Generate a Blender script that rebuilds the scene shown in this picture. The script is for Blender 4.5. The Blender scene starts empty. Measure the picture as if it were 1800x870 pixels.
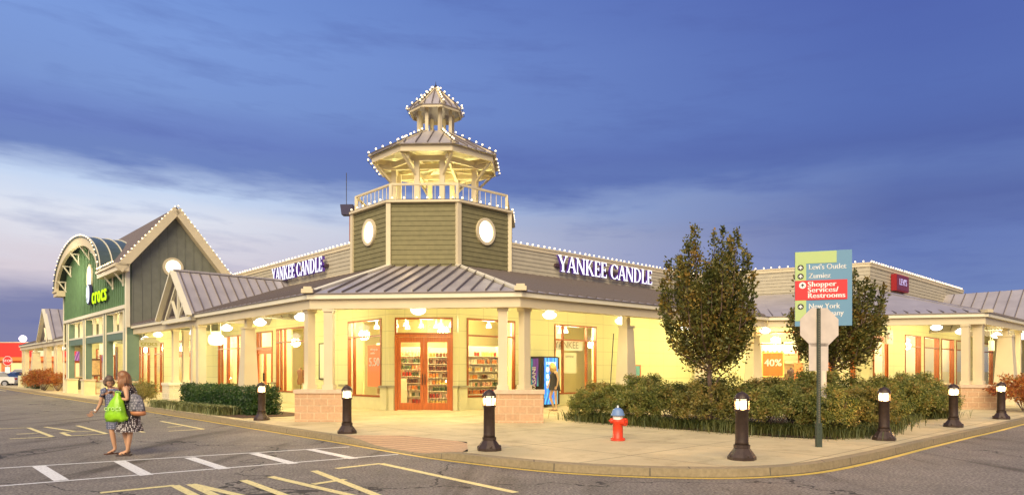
import bpy, bmesh, math, random
import numpy as np
from mathutils import Vector, Matrix
random.seed(7); rng = np.random.default_rng(7)
R = math.radians
scn = bpy.context.scene
C = scn.collection

# ---------------------------------------------------------------- camera
F = 1180.0; EYE = 1.65; YAW = R(1.88)
cd = bpy.data.cameras.new('camera'); cam = bpy.data.objects.new('camera', cd); C.objects.link(cam)
cd.sensor_width = 36; cd.lens = F / 1800 * 36; cd.shift_y = 215 / 1800
cd.clip_end = 2000; cd.clip_start = 0.1
cam.location = (0, 0, EYE); cam.rotation_euler = (R(90), 0, YAW)
scn.camera = cam

# ---------------------------------------------------------------- sky, light, exposure
SKY = .88; SUN = 3.6; SUN_ANGLE = 50; LAMP = 50.0
scn.view_settings.view_transform = 'Standard'; scn.view_settings.look = 'None'
scn.view_settings.exposure = 0.6; scn.view_settings.gamma = 1.0
world = bpy.data.worlds.new('World'); scn.world = world; world.use_nodes = True

def build_world():
    nt = world.node_tree; N = nt.nodes; L = nt.links
    bg = N['Background']; bg.inputs[1].default_value = SKY
    tc = N.new('ShaderNodeTexCoord'); sep = N.new('ShaderNodeSeparateXYZ'); L.new(tc.outputs['Generated'], sep.inputs[0])
    def m(op, a, b=None, c=None, clamp=False):
        n = N.new('ShaderNodeMath'); n.operation = op; n.use_clamp = clamp
        for i, v in enumerate((a, b, c)):
            if v is None: continue
            if isinstance(v, (int, float)): n.inputs[i].default_value = v
            else: L.new(v, n.inputs[i])
        return n.outputs[0]
    x, y, z = sep.outputs
    h = m('SQRT', m('ADD', m('MULTIPLY', x, x), m('MULTIPLY', y, y)))
    te = m('DIVIDE', z, m('MAXIMUM', h, .02))
    az = m('DIVIDE', x, m('MAXIMUM', h, .02))          # -1 left .. 1 right when looking along +y
    cmb = N.new('ShaderNodeCombineXYZ'); L.new(m('MULTIPLY', x, 2.2), cmb.inputs[0]); L.new(m('MULTIPLY', y, 2.2), cmb.inputs[1])
    L.new(m('ADD', m('MULTIPLY', z, 13), m('MULTIPLY', x, .5)), cmb.inputs[2])
    def noise(scale, det, rough, w=0):
        n = N.new('ShaderNodeTexNoise'); n.inputs['Scale'].default_value = scale; n.inputs['Detail'].default_value = det
        n.inputs['Roughness'].default_value = rough; L.new(cmb.outputs[0], n.inputs['Vector']); return n.outputs[0]
    n1 = noise(.9, 5, .55); n2 = noise(2.6, 6, .6)
    te2 = m('ADD', te, m('MULTIPLY', m('SUBTRACT', n1, .5), .09))
    te2 = m('ADD', te2, m('MULTIPLY', m('SUBTRACT', n2, .5), .035))
    def ramp(stops):
        r = N.new('ShaderNodeValToRGB'); L.new(te2, r.inputs[0]); e = r.color_ramp.elements
        while len(e) < len(stops): e.new(.5)
        for i, (p, c) in enumerate(stops): e[i].position = p; e[i].color = (*c, 1)
        return r.outputs[0]
    left = ramp([(0, (.17, .18, .30)), (.085, (.155, .17, .31)), (.125, (.52, .47, .52)), (.19, (.56, .58, .65)), (.24, (.42, .51, .67)),
                 (.275, (.12, .18, .40)), (.31, (.115, .17, .41)), (.37, (.15, .235, .49)), (.45, (.155, .25, .53)), (.56, (.125, .215, .50)), (1, (.07, .13, .38))])
    right = ramp([(0, (.16, .22, .40)), (.15, (.10, .15, .36)), (.2, (.070, .105, .29)), (.25, (.088, .138, .345)), (.3, (.068, .106, .305)),
                  (.36, (.072, .118, .34)), (.46, (.064, .103, .325)), (.55, (.056, .085, .30)), (1, (.04, .06, .24))])
    mx = N.new('ShaderNodeMix'); mx.data_type = 'RGBA'
    f = m('ADD', m('MULTIPLY', az, 1.05), .50, clamp=True)
    L.new(m('SMOOTH_MIN', f, 1.0, .1), mx.inputs['Factor']); L.new(left, mx.inputs[6]); L.new(right, mx.inputs[7])
    # darker violet streaks of thin cloud, wherever the second noise is dense
    r2 = N.new('ShaderNodeValToRGB'); L.new(n2, r2.inputs[0]); r2.color_ramp.elements[0].position = .50; r2.color_ramp.elements[1].position = .72
    m2 = N.new('ShaderNodeMix'); m2.data_type = 'RGBA'; L.new(m('MULTIPLY', r2.outputs[0], .34), m2.inputs['Factor'])
    L.new(mx.outputs[2], m2.inputs[6]); m2.inputs[7].default_value = (.065, .095, .29, 1)
    L.new(m2.outputs[2], bg.inputs[0])
build_world()

sd = bpy.data.lights.new('sun', 'SUN'); sun = bpy.data.objects.new('sun', sd); C.objects.link(sun)
sd.energy = SUN; sd.angle = R(SUN_ANGLE); sd.color = (1.0, .82, .53)
sun.rotation_euler = (R(52), 0, R(-8))                # soft warm fill added to brighten the ground, from behind and left of the viewer

# ---------------------------------------------------------------- geometry helpers
q = math.sqrt(.5)
cy, sy = math.cos(YAW), math.sin(YAW)
def ray(px):
    x = (px - 900) / F
    return (x * cy - sy, cy + x * sy)
def at(px, Y):
    r = ray(px); return (r[0] * Y, r[1] * Y)
def G(px, py, z=.15):
    return at(px, F * (EYE - z) / (py - 650))
class Fr:
    def __init__(s, o, sd, nd): s.o, s.s, s.n = o, sd, nd
    def w(s, a, n, z=0): return (s.o[0] + s.s[0] * a + s.n[0] * n, s.o[1] + s.s[1] * a + s.n[1] * n, z)
    def loc(s, p):
        dx, dy = p[0] - s.o[0], p[1] - s.o[1]
        return (dx * s.s[0] + dy * s.s[1], dx * s.n[0] + dy * s.n[1])
CL, CR = (-5.40, 24.81), (-2.82, 24.81)                # the two ends of the wall with the door
LW = Fr(CL, (-q, q), (-q, -q)); RW = Fr(CR, (q, q), (q, -q)); CH = Fr((-4.11, 24.81), (1, 0), (0, -1))
GZ = .15

OFF = {}
class MB:
    def __init__(s): s.v = []; s.f = []; s.m = []
    def add(s, vs, fs, mi=0):
        b = len(s.v); s.v += [tuple(v) for v in vs]; s.f += [tuple(b + i for i in f) for f in fs]; s.m += [mi] * len(fs); return s
    def quad(s, *p, mi=0): return s.add(p, [tuple(range(len(p)))], mi)
    def hexa(s, b, t, mi=0):                            # bottom ring, top ring
        n = len(b); fs = [tuple(range(n))[::-1], tuple(range(n, 2 * n))] + [(i, (i + 1) % n, n + (i + 1) % n, n + i) for i in range(n)]
        return s.add(list(b) + list(t), fs, mi)
    def box(s, c, d, mi=0, rz=0):
        x, y, z = [k / 2 for k in d]; ca, sa = math.cos(rz), math.sin(rz)
        ps = [(c[0] + a * x * ca - b * y * sa, c[1] + a * x * sa + b * y * ca) for a, b in ((-1, -1), (1, -1), (1, 1), (-1, 1))]
        return s.hexa([(p[0], p[1], c[2] - z) for p in ps], [(p[0], p[1], c[2] + z) for p in ps], mi)
    def fb(s, f, s0, s1, n0, n1, z0, z1, mi=0):         # box in a wall frame
        ps = [(s0, n0), (s1, n0), (s1, n1), (s0, n1)]
        return s.hexa([f.w(a, b, z0) for a, b in ps], [f.w(a, b, z1) for a, b in ps], mi)
    def fprism(s, f, poly, n0, n1, mi=0):               # polygon of (s, z), thickness n0..n1
        return s.hexa([f.w(a, n0, z) for a, z in poly], [f.w(a, n1, z) for a, z in poly], mi)
    def bar(s, a, b, w, h=None, mi=0, up=(0, 0, 1)):
        a, b = Vector(a), Vector(b); d = (b - a).normalized(); u = Vector(up)
        if abs(d.dot(u)) > .98: u = Vector((1, 0, 0))
        x = d.cross(u).normalized(); y = x.cross(d).normalized(); h = h or w
        ring = lambda p: [tuple(p + x * i * w / 2 + y * j * h / 2) for i, j in ((-1, -1), (1, -1), (1, 1), (-1, 1))]
        return s.hexa(ring(a), ring(b), mi)
    def tube(s, pts, rad, n=8, mi=0, cap=True):
        pts = [Vector(p) for p in pts]; rs = rad if isinstance(rad, (list, tuple)) else [rad] * len(pts)
        b = len(s.v); k = len(pts)
        for i, p in enumerate(pts):
            d = (pts[min(i + 1, k - 1)] - pts[max(i - 1, 0)]).normalized()
            u = Vector((0, 0, 1)) if abs(d.z) < .9 else Vector((0, 1, 0))
            x = d.cross(u).normalized(); y = d.cross(x)
            for j in range(n):
                t = 2 * math.pi * j / n; s.v.append(tuple(p + (x * math.cos(t) + y * math.sin(t)) * rs[i]))
        for i in range(k - 1):
            for j in range(n): s.f.append((b + i * n + j, b + i * n + (j + 1) % n, b + (i + 1) * n + (j + 1) % n, b + (i + 1) * n + j)); s.m.append(mi)
        if cap:
            s.f.append(tuple(b + j for j in range(n))); s.f.append(tuple(b + (k - 1) * n + j for j in range(n))); s.m += [mi, mi]
        return s
    def lathe(s, prof, c=(0, 0, 0), n=16, mi=0):        # profile of (r, z)
        return s.tubes_z([(c[0], c[1], c[2] + z, r, r) for r, z in prof], n, mi)
    def tubes_z(s, rings, n=16, mi=0, cap=True, rot=0): # rings (x, y, z, rx, ry)
        b = len(s.v); k = len(rings); cr, sr = math.cos(rot), math.sin(rot)
        for (x, y, z, rx, ry) in rings:
            for j in range(n):
                t = 2 * math.pi * j / n; a, c2 = rx * math.cos(t), ry * math.sin(t); s.v.append((x + a * cr - c2 * sr, y + a * sr + c2 * cr, z))
        for i in range(k - 1):
            for j in range(n): s.f.append((b + i * n + j, b + i * n + (j + 1) % n, b + (i + 1) * n + (j + 1) % n, b + (i + 1) * n + j)); s.m.append(mi)
        if cap:
            s.f.append(tuple(b + j for j in range(n))[::-1]); s.f.append(tuple(b + (k - 1) * n + j for j in range(n))); s.m += [mi, mi]
        return s
    def ball(s, c, r, n=10, mi=0, sc=(1, 1, 1)):
        k = max(4, n // 2 + 1); return s.tubes_z([(c[0], c[1], c[2] - r * sc[2] * math.cos(math.pi * (i + .04) / (k - 1 + .08)), r * sc[0] * max(.02, math.sin(math.pi * (i + .04) / (k - 1 + .08))), r * sc[1] * max(.02, math.sin(math.pi * (i + .04) / (k - 1 + .08)))) for i in range(k)], n, mi)
    def mesh(s, name, mats, off=(0, 0, 0), smooth=False, recalc=True):
        me = bpy.data.meshes.new(name)
        me.from_pydata([(v[0] - off[0], v[1] - off[1], v[2] - off[2]) for v in s.v], [], s.f)
        for m_ in mats: me.materials.append(m_)
        if len(mats) > 1: me.polygons.foreach_set('material_index', s.m)
        if recalc:
            bm = bmesh.new(); bm.from_mesh(me); bmesh.ops.recalc_face_normals(bm, faces=bm.faces); bm.to_mesh(me); bm.free()
        uv = me.uv_layers.new(name='UVMap'); n = len(me.loops); co = np.empty(len(me.vertices) * 3); me.vertices.foreach_get('co', co); co = co.reshape(-1, 3) + np.array(off)
        vi = np.empty(n, dtype=np.int32); me.loops.foreach_get('vertex_index', vi)
        nr = np.empty(len(me.polygons) * 3); me.polygons.foreach_get('normal', nr); nr = nr.reshape(-1, 3)
        lt = np.empty(len(me.polygons), dtype=np.int32); me.polygons.foreach_get('loop_total', lt); pn = np.repeat(nr, lt, axis=0)
        p = co[vi]; flat = np.abs(pn[:, 2]) > .8
        l = np.hypot(pn[:, 0], pn[:, 1]) + 1e-9; tx, ty = -pn[:, 1] / l, pn[:, 0] / l
        u = np.where(flat, p[:, 0], p[:, 0] * tx + p[:, 1] * ty); w = np.where(flat, p[:, 1], p[:, 2])
        uv.data.foreach_set('uv', np.stack([u, w], 1).ravel().astype(np.float32))
        if smooth: me.polygons.foreach_set('use_smooth', [True] * len(me.polygons))
        me.update(); return me
    def build(s, name, mats, parent=None, smooth=False, recalc=True):
        if not isinstance(mats, (list, tuple)): mats = [mats]
        off = OFF.get(parent.name, (0, 0, 0)) if parent else (0, 0, 0)
        o = bpy.data.objects.new(name, s.mesh(name, mats, off, smooth, recalc)); C.objects.link(o)
        if parent: o.parent = parent; OFF[o.name] = off
        return o
def tag(o, label=None, cat=None, group=None, kind=None):
    if label: o['label'] = label
    if cat: o['category'] = cat
    if group: o['group'] = group
    if kind: o['kind'] = kind
    return o
def root(name, label, cat, loc=(0, 0, 0), group=None):
    o = bpy.data.objects.new(name, None); C.objects.link(o); o.location = loc; OFF[o.name] = loc; o.empty_display_size = .2
    return tag(o, label, cat, group)
def single(mb, name, mats, label, cat, group=None, smooth=False, loc=None, recalc=True):
    o = bpy.data.objects.new(name, mb.mesh(name, mats if isinstance(mats, (list, tuple)) else [mats], loc or (0, 0, 0), smooth, recalc)); C.objects.link(o)
    if loc: o.location = loc
    return tag(o, label, cat, group)
def struct(mb, name, mats, **k): return tag(mb.build(name, mats, **k), kind='structure')
def copy_tree(o, parent=None):
    c = o.copy(); C.objects.link(c)
    if parent: c.parent = parent
    for ch in list(o.children): copy_tree(ch, c)
    return c
_first = set()
def place(proto, loc, rz=0, label=None, group=None, scale=None):
    if proto.name in _first: o = copy_tree(proto)
    else: _first.add(proto.name); o = proto
    o.location = loc; o.rotation_euler = (0, 0, rz)
    if scale: o.scale = scale if isinstance(scale, tuple) else (scale,) * 3
    if label: o['label'] = label
    if group: o['group'] = group
    return o
def lamp(loc, power, color, radius=.12, name='lamp_light', parent=None):
    l = bpy.data.lights.new(name, 'POINT'); l.energy = power; l.color = color; l.shadow_soft_size = radius
    o = bpy.data.objects.new(name, l); C.objects.link(o); o.location = loc
    if parent: o.parent = parent
    return o
def text_mesh(body, size, depth=.01, spacing=1.0, align='CENTER', line=1.0, shear=0):
    cu = bpy.data.curves.new('lettering', 'FONT'); cu.body = body; cu.size = size; cu.extrude = depth / 2; cu.align_x = align; cu.align_y = 'CENTER'
    cu.space_character = spacing; cu.space_line = line; cu.resolution_u = 3; cu.shear = shear
    o = bpy.data.objects.new('lettering', cu); C.objects.link(o)
    me = bpy.data.meshes.new_from_object(o.evaluated_get(bpy.context.evaluated_depsgraph_get()))
    vs = [tuple(v.co) for v in me.vertices]; fs = [tuple(p.vertices) for p in me.polygons]
    bpy.data.objects.remove(o); bpy.data.curves.remove(cu); bpy.data.meshes.remove(me)
    return vs, fs
def put(mb, vsfs, origin, xdir, up=(0, 0, 1), mi=0, sx=1.0, bold=0):
    x = Vector((xdir[0], xdir[1], xdir[2] if len(xdir) > 2 else 0)).normalized(); u = Vector(up).normalized(); n = x.cross(u)
    o = Vector(origin); vs, fs = vsfs
    for k in ([0] if not bold else [-bold, 0, bold]):
        mb.add([tuple(o + x * (v[0] * sx + k) + u * v[1] + n * (v[2] + abs(k) * .05)) for v in vs], fs, mi)
    return mb

# ---------------------------------------------------------------- materials
def mat(name, col, rough=.6, metal=0, var=0, vscale=3, bump=0, bscale=30, emit=None, es=0, spec=None, detail=4, stretch=None):
    m_ = bpy.data.materials.new(name); m_.use_nodes = True; nt = m_.node_tree; N = nt.nodes; L = nt.links; b = N['Principled BSDF']
    b.inputs['Base Color'].default_value = (*col, 1); b.inputs['Roughness'].default_value = rough; b.inputs['Metallic'].default_value = metal
    if spec is not None: b.inputs['Specular IOR Level'].default_value = spec
    if emit: b.inputs['Emission Color'].default_value = (*emit, 1); b.inputs['Emission Strength'].default_value = es
    if var or bump:
        tc = N.new('ShaderNodeTexCoord'); vec = tc.outputs['Object']
        if stretch:
            mp = N.new('ShaderNodeMapping'); mp.inputs['Scale'].default_value = stretch; L.new(vec, mp.inputs[0]); vec = mp.outputs[0]
    if var:
        n = N.new('ShaderNodeTexNoise'); n.inputs['Scale'].default_value = vscale; n.inputs['Detail'].default_value = detail; L.new(vec, n.inputs['Vector'])
        r = N.new('ShaderNodeValToRGB'); L.new(n.outputs[0], r.inputs[0]); r.color_ramp.elements[0].position = .3; r.color_ramp.elements[1].position = .7
        r.color_ramp.elements[0].color = (*[max(0, c * (1 - var)) for c in col], 1); r.color_ramp.elements[1].color = (*[min(1, c * (1 + var)) for c in col], 1)
        L.new(r.outputs[0], b.inputs['Base Color'])
    if bump:
        n = N.new('ShaderNodeTexNoise'); n.inputs['Scale'].default_value = bscale; n.inputs['Detail'].default_value = 3; L.new(vec, n.inputs['Vector'])
        bp = N.new('ShaderNodeBump'); bp.inputs['Strength'].default_value = bump; bp.inputs['Distance'].default_value = .02; L.new(n.outputs[0], bp.inputs['Height']); L.new(bp.outputs[0], b.inputs['Normal'])
    return m_
def brick_mat(name, c1, c2, mortar, bw, bh, ms=.012, off=.5, bump=.5, var=.15):
    m_ = mat(name, c1, .85, bump=.0); nt = m_.node_tree; N = nt.nodes; L = nt.links; b = N['Principled BSDF']
    uv = N.new('ShaderNodeUVMap'); br = N.new('ShaderNodeTexBrick'); L.new(uv.outputs[0], br.inputs[0]); br.offset = off
    br.inputs['Color1'].default_value = (*c1, 1); br.inputs['Color2'].default_value = (*c2, 1); br.inputs['Mortar'].default_value = (*mortar, 1)
    br.inputs['Scale'].default_value = 1; br.inputs['Brick Width'].default_value = bw; br.inputs['Row Height'].default_value = bh; br.inputs['Mortar Size'].default_value = ms
    n = N.new('ShaderNodeTexNoise'); n.inputs['Scale'].default_value = 14; n.inputs['Detail'].default_value = 6; L.new(uv.outputs[0], n.inputs['Vector'])
    hs = N.new('ShaderNodeHueSaturation'); L.new(br.outputs[0], hs.inputs['Color'])
    mr = N.new('ShaderNodeMapRange'); L.new(n.outputs[0], mr.inputs[0]); mr.inputs[3].default_value = 1 - var * 2; mr.inputs[4].default_value = 1 + var * 2; L.new(mr.outputs[0], hs.inputs['Value'])
    L.new(hs.outputs[0], b.inputs['Base Color'])
    mx = N.new('ShaderNodeMath'); mx.operation = 'SUBTRACT'; L.new(n.outputs[0], mx.inputs[0]); L.new(br.outputs[1], mx.inputs[1])
    bp = N.new('ShaderNodeBump'); bp.inputs['Strength'].default_value = bump; bp.inputs['Distance'].default_value = .012; L.new(mx.outputs[0], bp.inputs['Height']); L.new(bp.outputs[0], b.inputs['Normal'])
    return m_
def leaf_mat(name, cols, rough=.55, trans=.25):
    m_ = bpy.data.materials.new(name); m_.use_nodes = True; nt = m_.node_tree; N = nt.nodes; L = nt.links; b = N['Principled BSDF']
    g = N.new('ShaderNodeNewGeometry'); r = N.new('ShaderNodeValToRGB'); e = r.color_ramp.elements
    while len(e) < len(cols): e.new(.5)
    for i, c in enumerate(cols): e[i].position = i / (len(cols) - 1); e[i].color = (*c, 1)
    tc = N.new('ShaderNodeTexCoord'); n = N.new('ShaderNodeTexNoise'); n.inputs['Scale'].default_value = 2.2; n.inputs['Detail'].default_value = 2; L.new(tc.outputs['Object'], n.inputs['Vector'])
    a = N.new('ShaderNodeMath'); a.operation = 'MULTIPLY_ADD'; L.new(g.outputs['Random Per Island'], a.inputs[0]); a.inputs[1].default_value = .55
    s2 = N.new('ShaderNodeMath'); s2.operation = 'MULTIPLY_ADD'; L.new(n.outputs[0], s2.inputs[0]); s2.inputs[1].default_value = 1.9; s2.inputs[2].default_value = -.72; L.new(s2.outputs[0], a.inputs[2])
    L.new(a.outputs[0], r.inputs[0]); L.new(r.outputs[0], b.inputs['Base Color']); b.inputs['Roughness'].default_value = rough
    t = N.new('ShaderNodeBsdfTranslucent'); L.new(r.outputs[0], t.inputs[0]); mx = N.new('ShaderNodeMixShader'); mx.inputs[0].default_value = trans
    L.new(b.outputs[0], mx.inputs[1]); L.new(t.outputs[0], mx.inputs[2]); L.new(mx.outputs[0], N['Material Output'].inputs[0])
    return m_
def glow(name, col, s, sample='NONE'):
    m_ = bpy.data.materials.new(name); m_.use_nodes = True; nt = m_.node_tree; N = nt.nodes; N.remove(N['Principled BSDF'])
    e = N.new('ShaderNodeEmission'); e.inputs[0].default_value = (*col, 1); e.inputs[1].default_value = s; nt.links.new(e.outputs[0], N['Material Output'].inputs[0])
    m_.cycles.emission_sampling = sample; return m_
def glass_mat():
    m_ = bpy.data.materials.new('glass'); m_.use_nodes = True; nt = m_.node_tree; N = nt.nodes; L = nt.links; N.remove(N['Principled BSDF'])
    t = N.new('ShaderNodeBsdfTransparent'); g = N.new('ShaderNodeBsdfGlossy'); g.inputs['Roughness'].default_value = .02
    lw_ = N.new('ShaderNodeLayerWeight'); pw = N.new('ShaderNodeMath'); pw.operation = 'POWER'; L.new(lw_.outputs['Facing'], pw.inputs[0]); pw.inputs[1].default_value = 4
    fr = N.new('ShaderNodeMath'); fr.operation = 'MULTIPLY_ADD'; L.new(pw.outputs[0], fr.inputs[0]); fr.inputs[1].default_value = .8; fr.inputs[2].default_value = .05; mx = N.new('ShaderNodeMixShader')
    L.new(fr.outputs[0], mx.inputs[0]); L.new(t.outputs[0], mx.inputs[1]); L.new(g.outputs[0], mx.inputs[2]); L.new(mx.outputs[0], N['Material Output'].inputs[0]); return m_

WALL = brick_mat('cream_panel', (.68, .65, .38), (.665, .635, .37), (.44, .42, .25), 1.2, .62, .008, 0, .15, .02)
STUCCO = mat('cream_stucco', (.64, .60, .34), .8, var=.05, bump=.25, bscale=40)
TRIM = mat('cream_trim', (.61, .52, .34), .55, var=.04, vscale=2)
WHITE = mat('white_trim', (.70, .65, .49), .5, var=.03)
CEIL = mat('ceiling_paint', (.8, .76, .55), .7)
OLIVE = mat('olive_siding', (.185, .165, .075), .75, var=.12, vscale=5, bump=.2, bscale=60)
BEIGE = mat('beige_siding', (.42, .375, .27), .75, var=.07, vscale=4, bump=.2, bscale=60)
GREEN = mat('green_boards', (.11, .20, .095), .7, var=.12, vscale=3)
GREYG = mat('grey_green_boards', (.165, .17, .135), .75, var=.1, vscale=3)
GREENP = mat('green_pilaster', (.11, .17, .13), .65, var=.08)
METAL = mat('roof_metal', (.44, .405, .40), .42, .3, var=.12, vscale=1.2, bump=.08, bscale=3)
METALR = mat('roof_seam_metal', (.20, .165, .145), .45, .35)
SHING = mat('shingle', (.15, .12, .11), .9, var=.3, vscale=14, bump=.5, bscale=50)
WOOD = mat('orange_wood', (.31, .078, .012), .42, var=.22, vscale=4, stretch=(6, 6, .6), bump=.1)
BLOCK = brick_mat('split_face_block', (.52, .33, .19), (.46, .29, .165), (.62, .46, .28), .40, .205, .012, .5, .9, .12)
BLOCKP = brick_mat('pale_block', (.62, .55, .36), (.52, .46, .32), (.66, .6, .45), .40, .205, .012, .5, .9, .12)
CAPST = mat('cap_stone', (.55, .43, .30), .8, var=.1, vscale=6, bump=.3)
LEDGE = mat('ledge_stone', (.34, .31, .2), .8, var=.1)
BLACK = mat('black_metal', (.03, .022, .018), .5, .2, bump=.3, bscale=60)
BRONZE = mat('bronze_paint', (.055, .035, .026), .42, .3, var=.25, vscale=14, bump=.35, bscale=70)
DOORW = mat('door_wood', (.50, .125, .018), .42, var=.18, vscale=4, stretch=(6, 6, .6), bump=.1)
GLASS = glass_mat()
BULB = glow('bulb_glow', (1, .74, .40), 2.6)
LENS = glow('lamp_glow', (1, .78, .46), 7.5)
PEND = glow('pendant_glow', (1, .93, .80), 2.2)
ROUNDG = glow('round_window_glow', (1, .86, .56), 2.6)
INT = mat('interior_paint', (.80, .73, .42), .8)
INTF = mat('interior_floor', (.5, .40, .25), .6)
def frost(m_, k_):
    nt = m_.node_tree; N = nt.nodes; e = [n for n in N if n.type == 'EMISSION'][0]; t = N.new('ShaderNodeBsdfTransparent'); mx = N.new('ShaderNodeMixShader'); mx.inputs[0].default_value = 1 - k_
    nt.links.new(t.outputs[0], mx.inputs[1]); nt.links.new(e.outputs[0], mx.inputs[2]); nt.links.new(mx.outputs[0], N['Material Output'].inputs[0])
frost(LENS, .6)                                        # frosted lens lets the lamp's own light out
WHT = mat('white_paint', (.8, .8, .78), .5)
SPOT = glow('ceiling_spot_glow', (1, .92, .72), 6)

# ---------------------------------------------------------------- ground
def asphalt():
    m_ = mat('asphalt', (.10, .092, .085), .82, spec=.35); nt = m_.node_tree; N = nt.nodes; L = nt.links; b = N['Principled BSDF']
    tc = N.new('ShaderNodeTexCoord')
    def nz(s, d=3):
        n = N.new('ShaderNodeTexNoise'); n.inputs['Scale'].default_value = s; n.inputs['Detail'].default_value = d; n.inputs['Roughness'].default_value = .65; L.new(tc.outputs['Object'], n.inputs['Vector']); return n.outputs[0]
    fine, big, mid = nz(26, 6), nz(.22, 4), nz(1.5, 4)
    v = N.new('ShaderNodeTexVoronoi'); v.inputs['Scale'].default_value = 55; L.new(tc.outputs['Object'], v.inputs['Vector'])
    r = N.new('ShaderNodeValToRGB'); L.new(fine, r.inputs[0]); e = r.color_ramp.elements
    e[0].position = .36; e[0].color = (.07, .062, .055, 1); e[1].position = .64; e[1].color = (.31, .275, .235, 1)
    h = N.new('ShaderNodeHueSaturation'); L.new(r.outputs[0], h.inputs['Color'])
    a = N.new('ShaderNodeMath'); a.operation = 'ADD'; L.new(big, a.inputs[0]); L.new(mid, a.inputs[1])
    mr = N.new('ShaderNodeMapRange'); L.new(a.outputs[0], mr.inputs[0]); mr.inputs[1].default_value = .7; mr.inputs[2].default_value = 1.3; mr.inputs[3].default_value = .74; mr.inputs[4].default_value = 1.22
    L.new(mr.outputs[0], h.inputs['Value']); L.new(h.outputs[0], b.inputs['Base Color'])
    # a few thin cracks
    ck = N.new('ShaderNodeTexVoronoi'); ck.feature = 'DISTANCE_TO_EDGE'; ck.inputs['Scale'].default_value = .16
    wp = N.new('ShaderNodeTexNoise'); wp.inputs['Scale'].default_value = 1.2; wp.inputs['Detail'].default_value = 5; L.new(tc.outputs['Object'], wp.inputs['Vector'])
    ad = N.new('ShaderNodeVectorMath'); ad.operation = 'MULTIPLY_ADD'; L.new(wp.outputs['Color'], ad.inputs[0]); ad.inputs[1].default_value = (2, 2, 0); L.new(tc.outputs['Object'], ad.inputs[2]); L.new(ad.outputs[0], ck.inputs['Vector'])
    lt = N.new('ShaderNodeMath'); lt.operation = 'LESS_THAN'; L.new(ck.outputs[0], lt.inputs[0]); lt.inputs[1].default_value = .0038
    mx = N.new('ShaderNodeMix'); mx.data_type = 'RGBA'; L.new(lt.outputs[0], mx.inputs['Factor']); L.new(h.outputs[0], mx.inputs[6]); mx.inputs[7].default_value = (.04, .036, .034, 1); L.new(mx.outputs[2], b.inputs['Base Color'])
    st = N.new('ShaderNodeTexNoise'); st.inputs['Scale'].default_value = .55; st.inputs['Detail'].default_value = 3; st.inputs['Distortion'].default_value = .6
    mp = N.new('ShaderNodeMapping'); mp.inputs['Rotation'].default_value = (0, 0, R(45)); mp.inputs['Scale'].default_value = (2.6, .35, 1); L.new(tc.outputs['Object'], mp.inputs[0]); L.new(mp.outputs[0], st.inputs['Vector'])
    sr1 = N.new('ShaderNodeValToRGB'); L.new(st.outputs[0], sr1.inputs[0]); sr1.color_ramp.elements[0].position = .55; sr1.color_ramp.elements[1].position = .72
    m3 = N.new('ShaderNodeMix'); m3.data_type = 'RGBA'; m3.blend_type = 'MULTIPLY'; L.new(sr1.outputs[0], m3.inputs['Factor']); L.new(mx.outputs[2], m3.inputs[6]); m3.inputs[7].default_value = (.50, .48, .46, 1); L.new(m3.outputs[2], b.inputs['Base Color'])
    bp = N.new('ShaderNodeBump'); bp.inputs['Strength'].default_value = .7; bp.inputs['Distance'].default_value = .012; L.new(fine, bp.inputs['Height']); L.new(bp.outputs[0], b.inputs['Normal'])
    return m_
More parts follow.
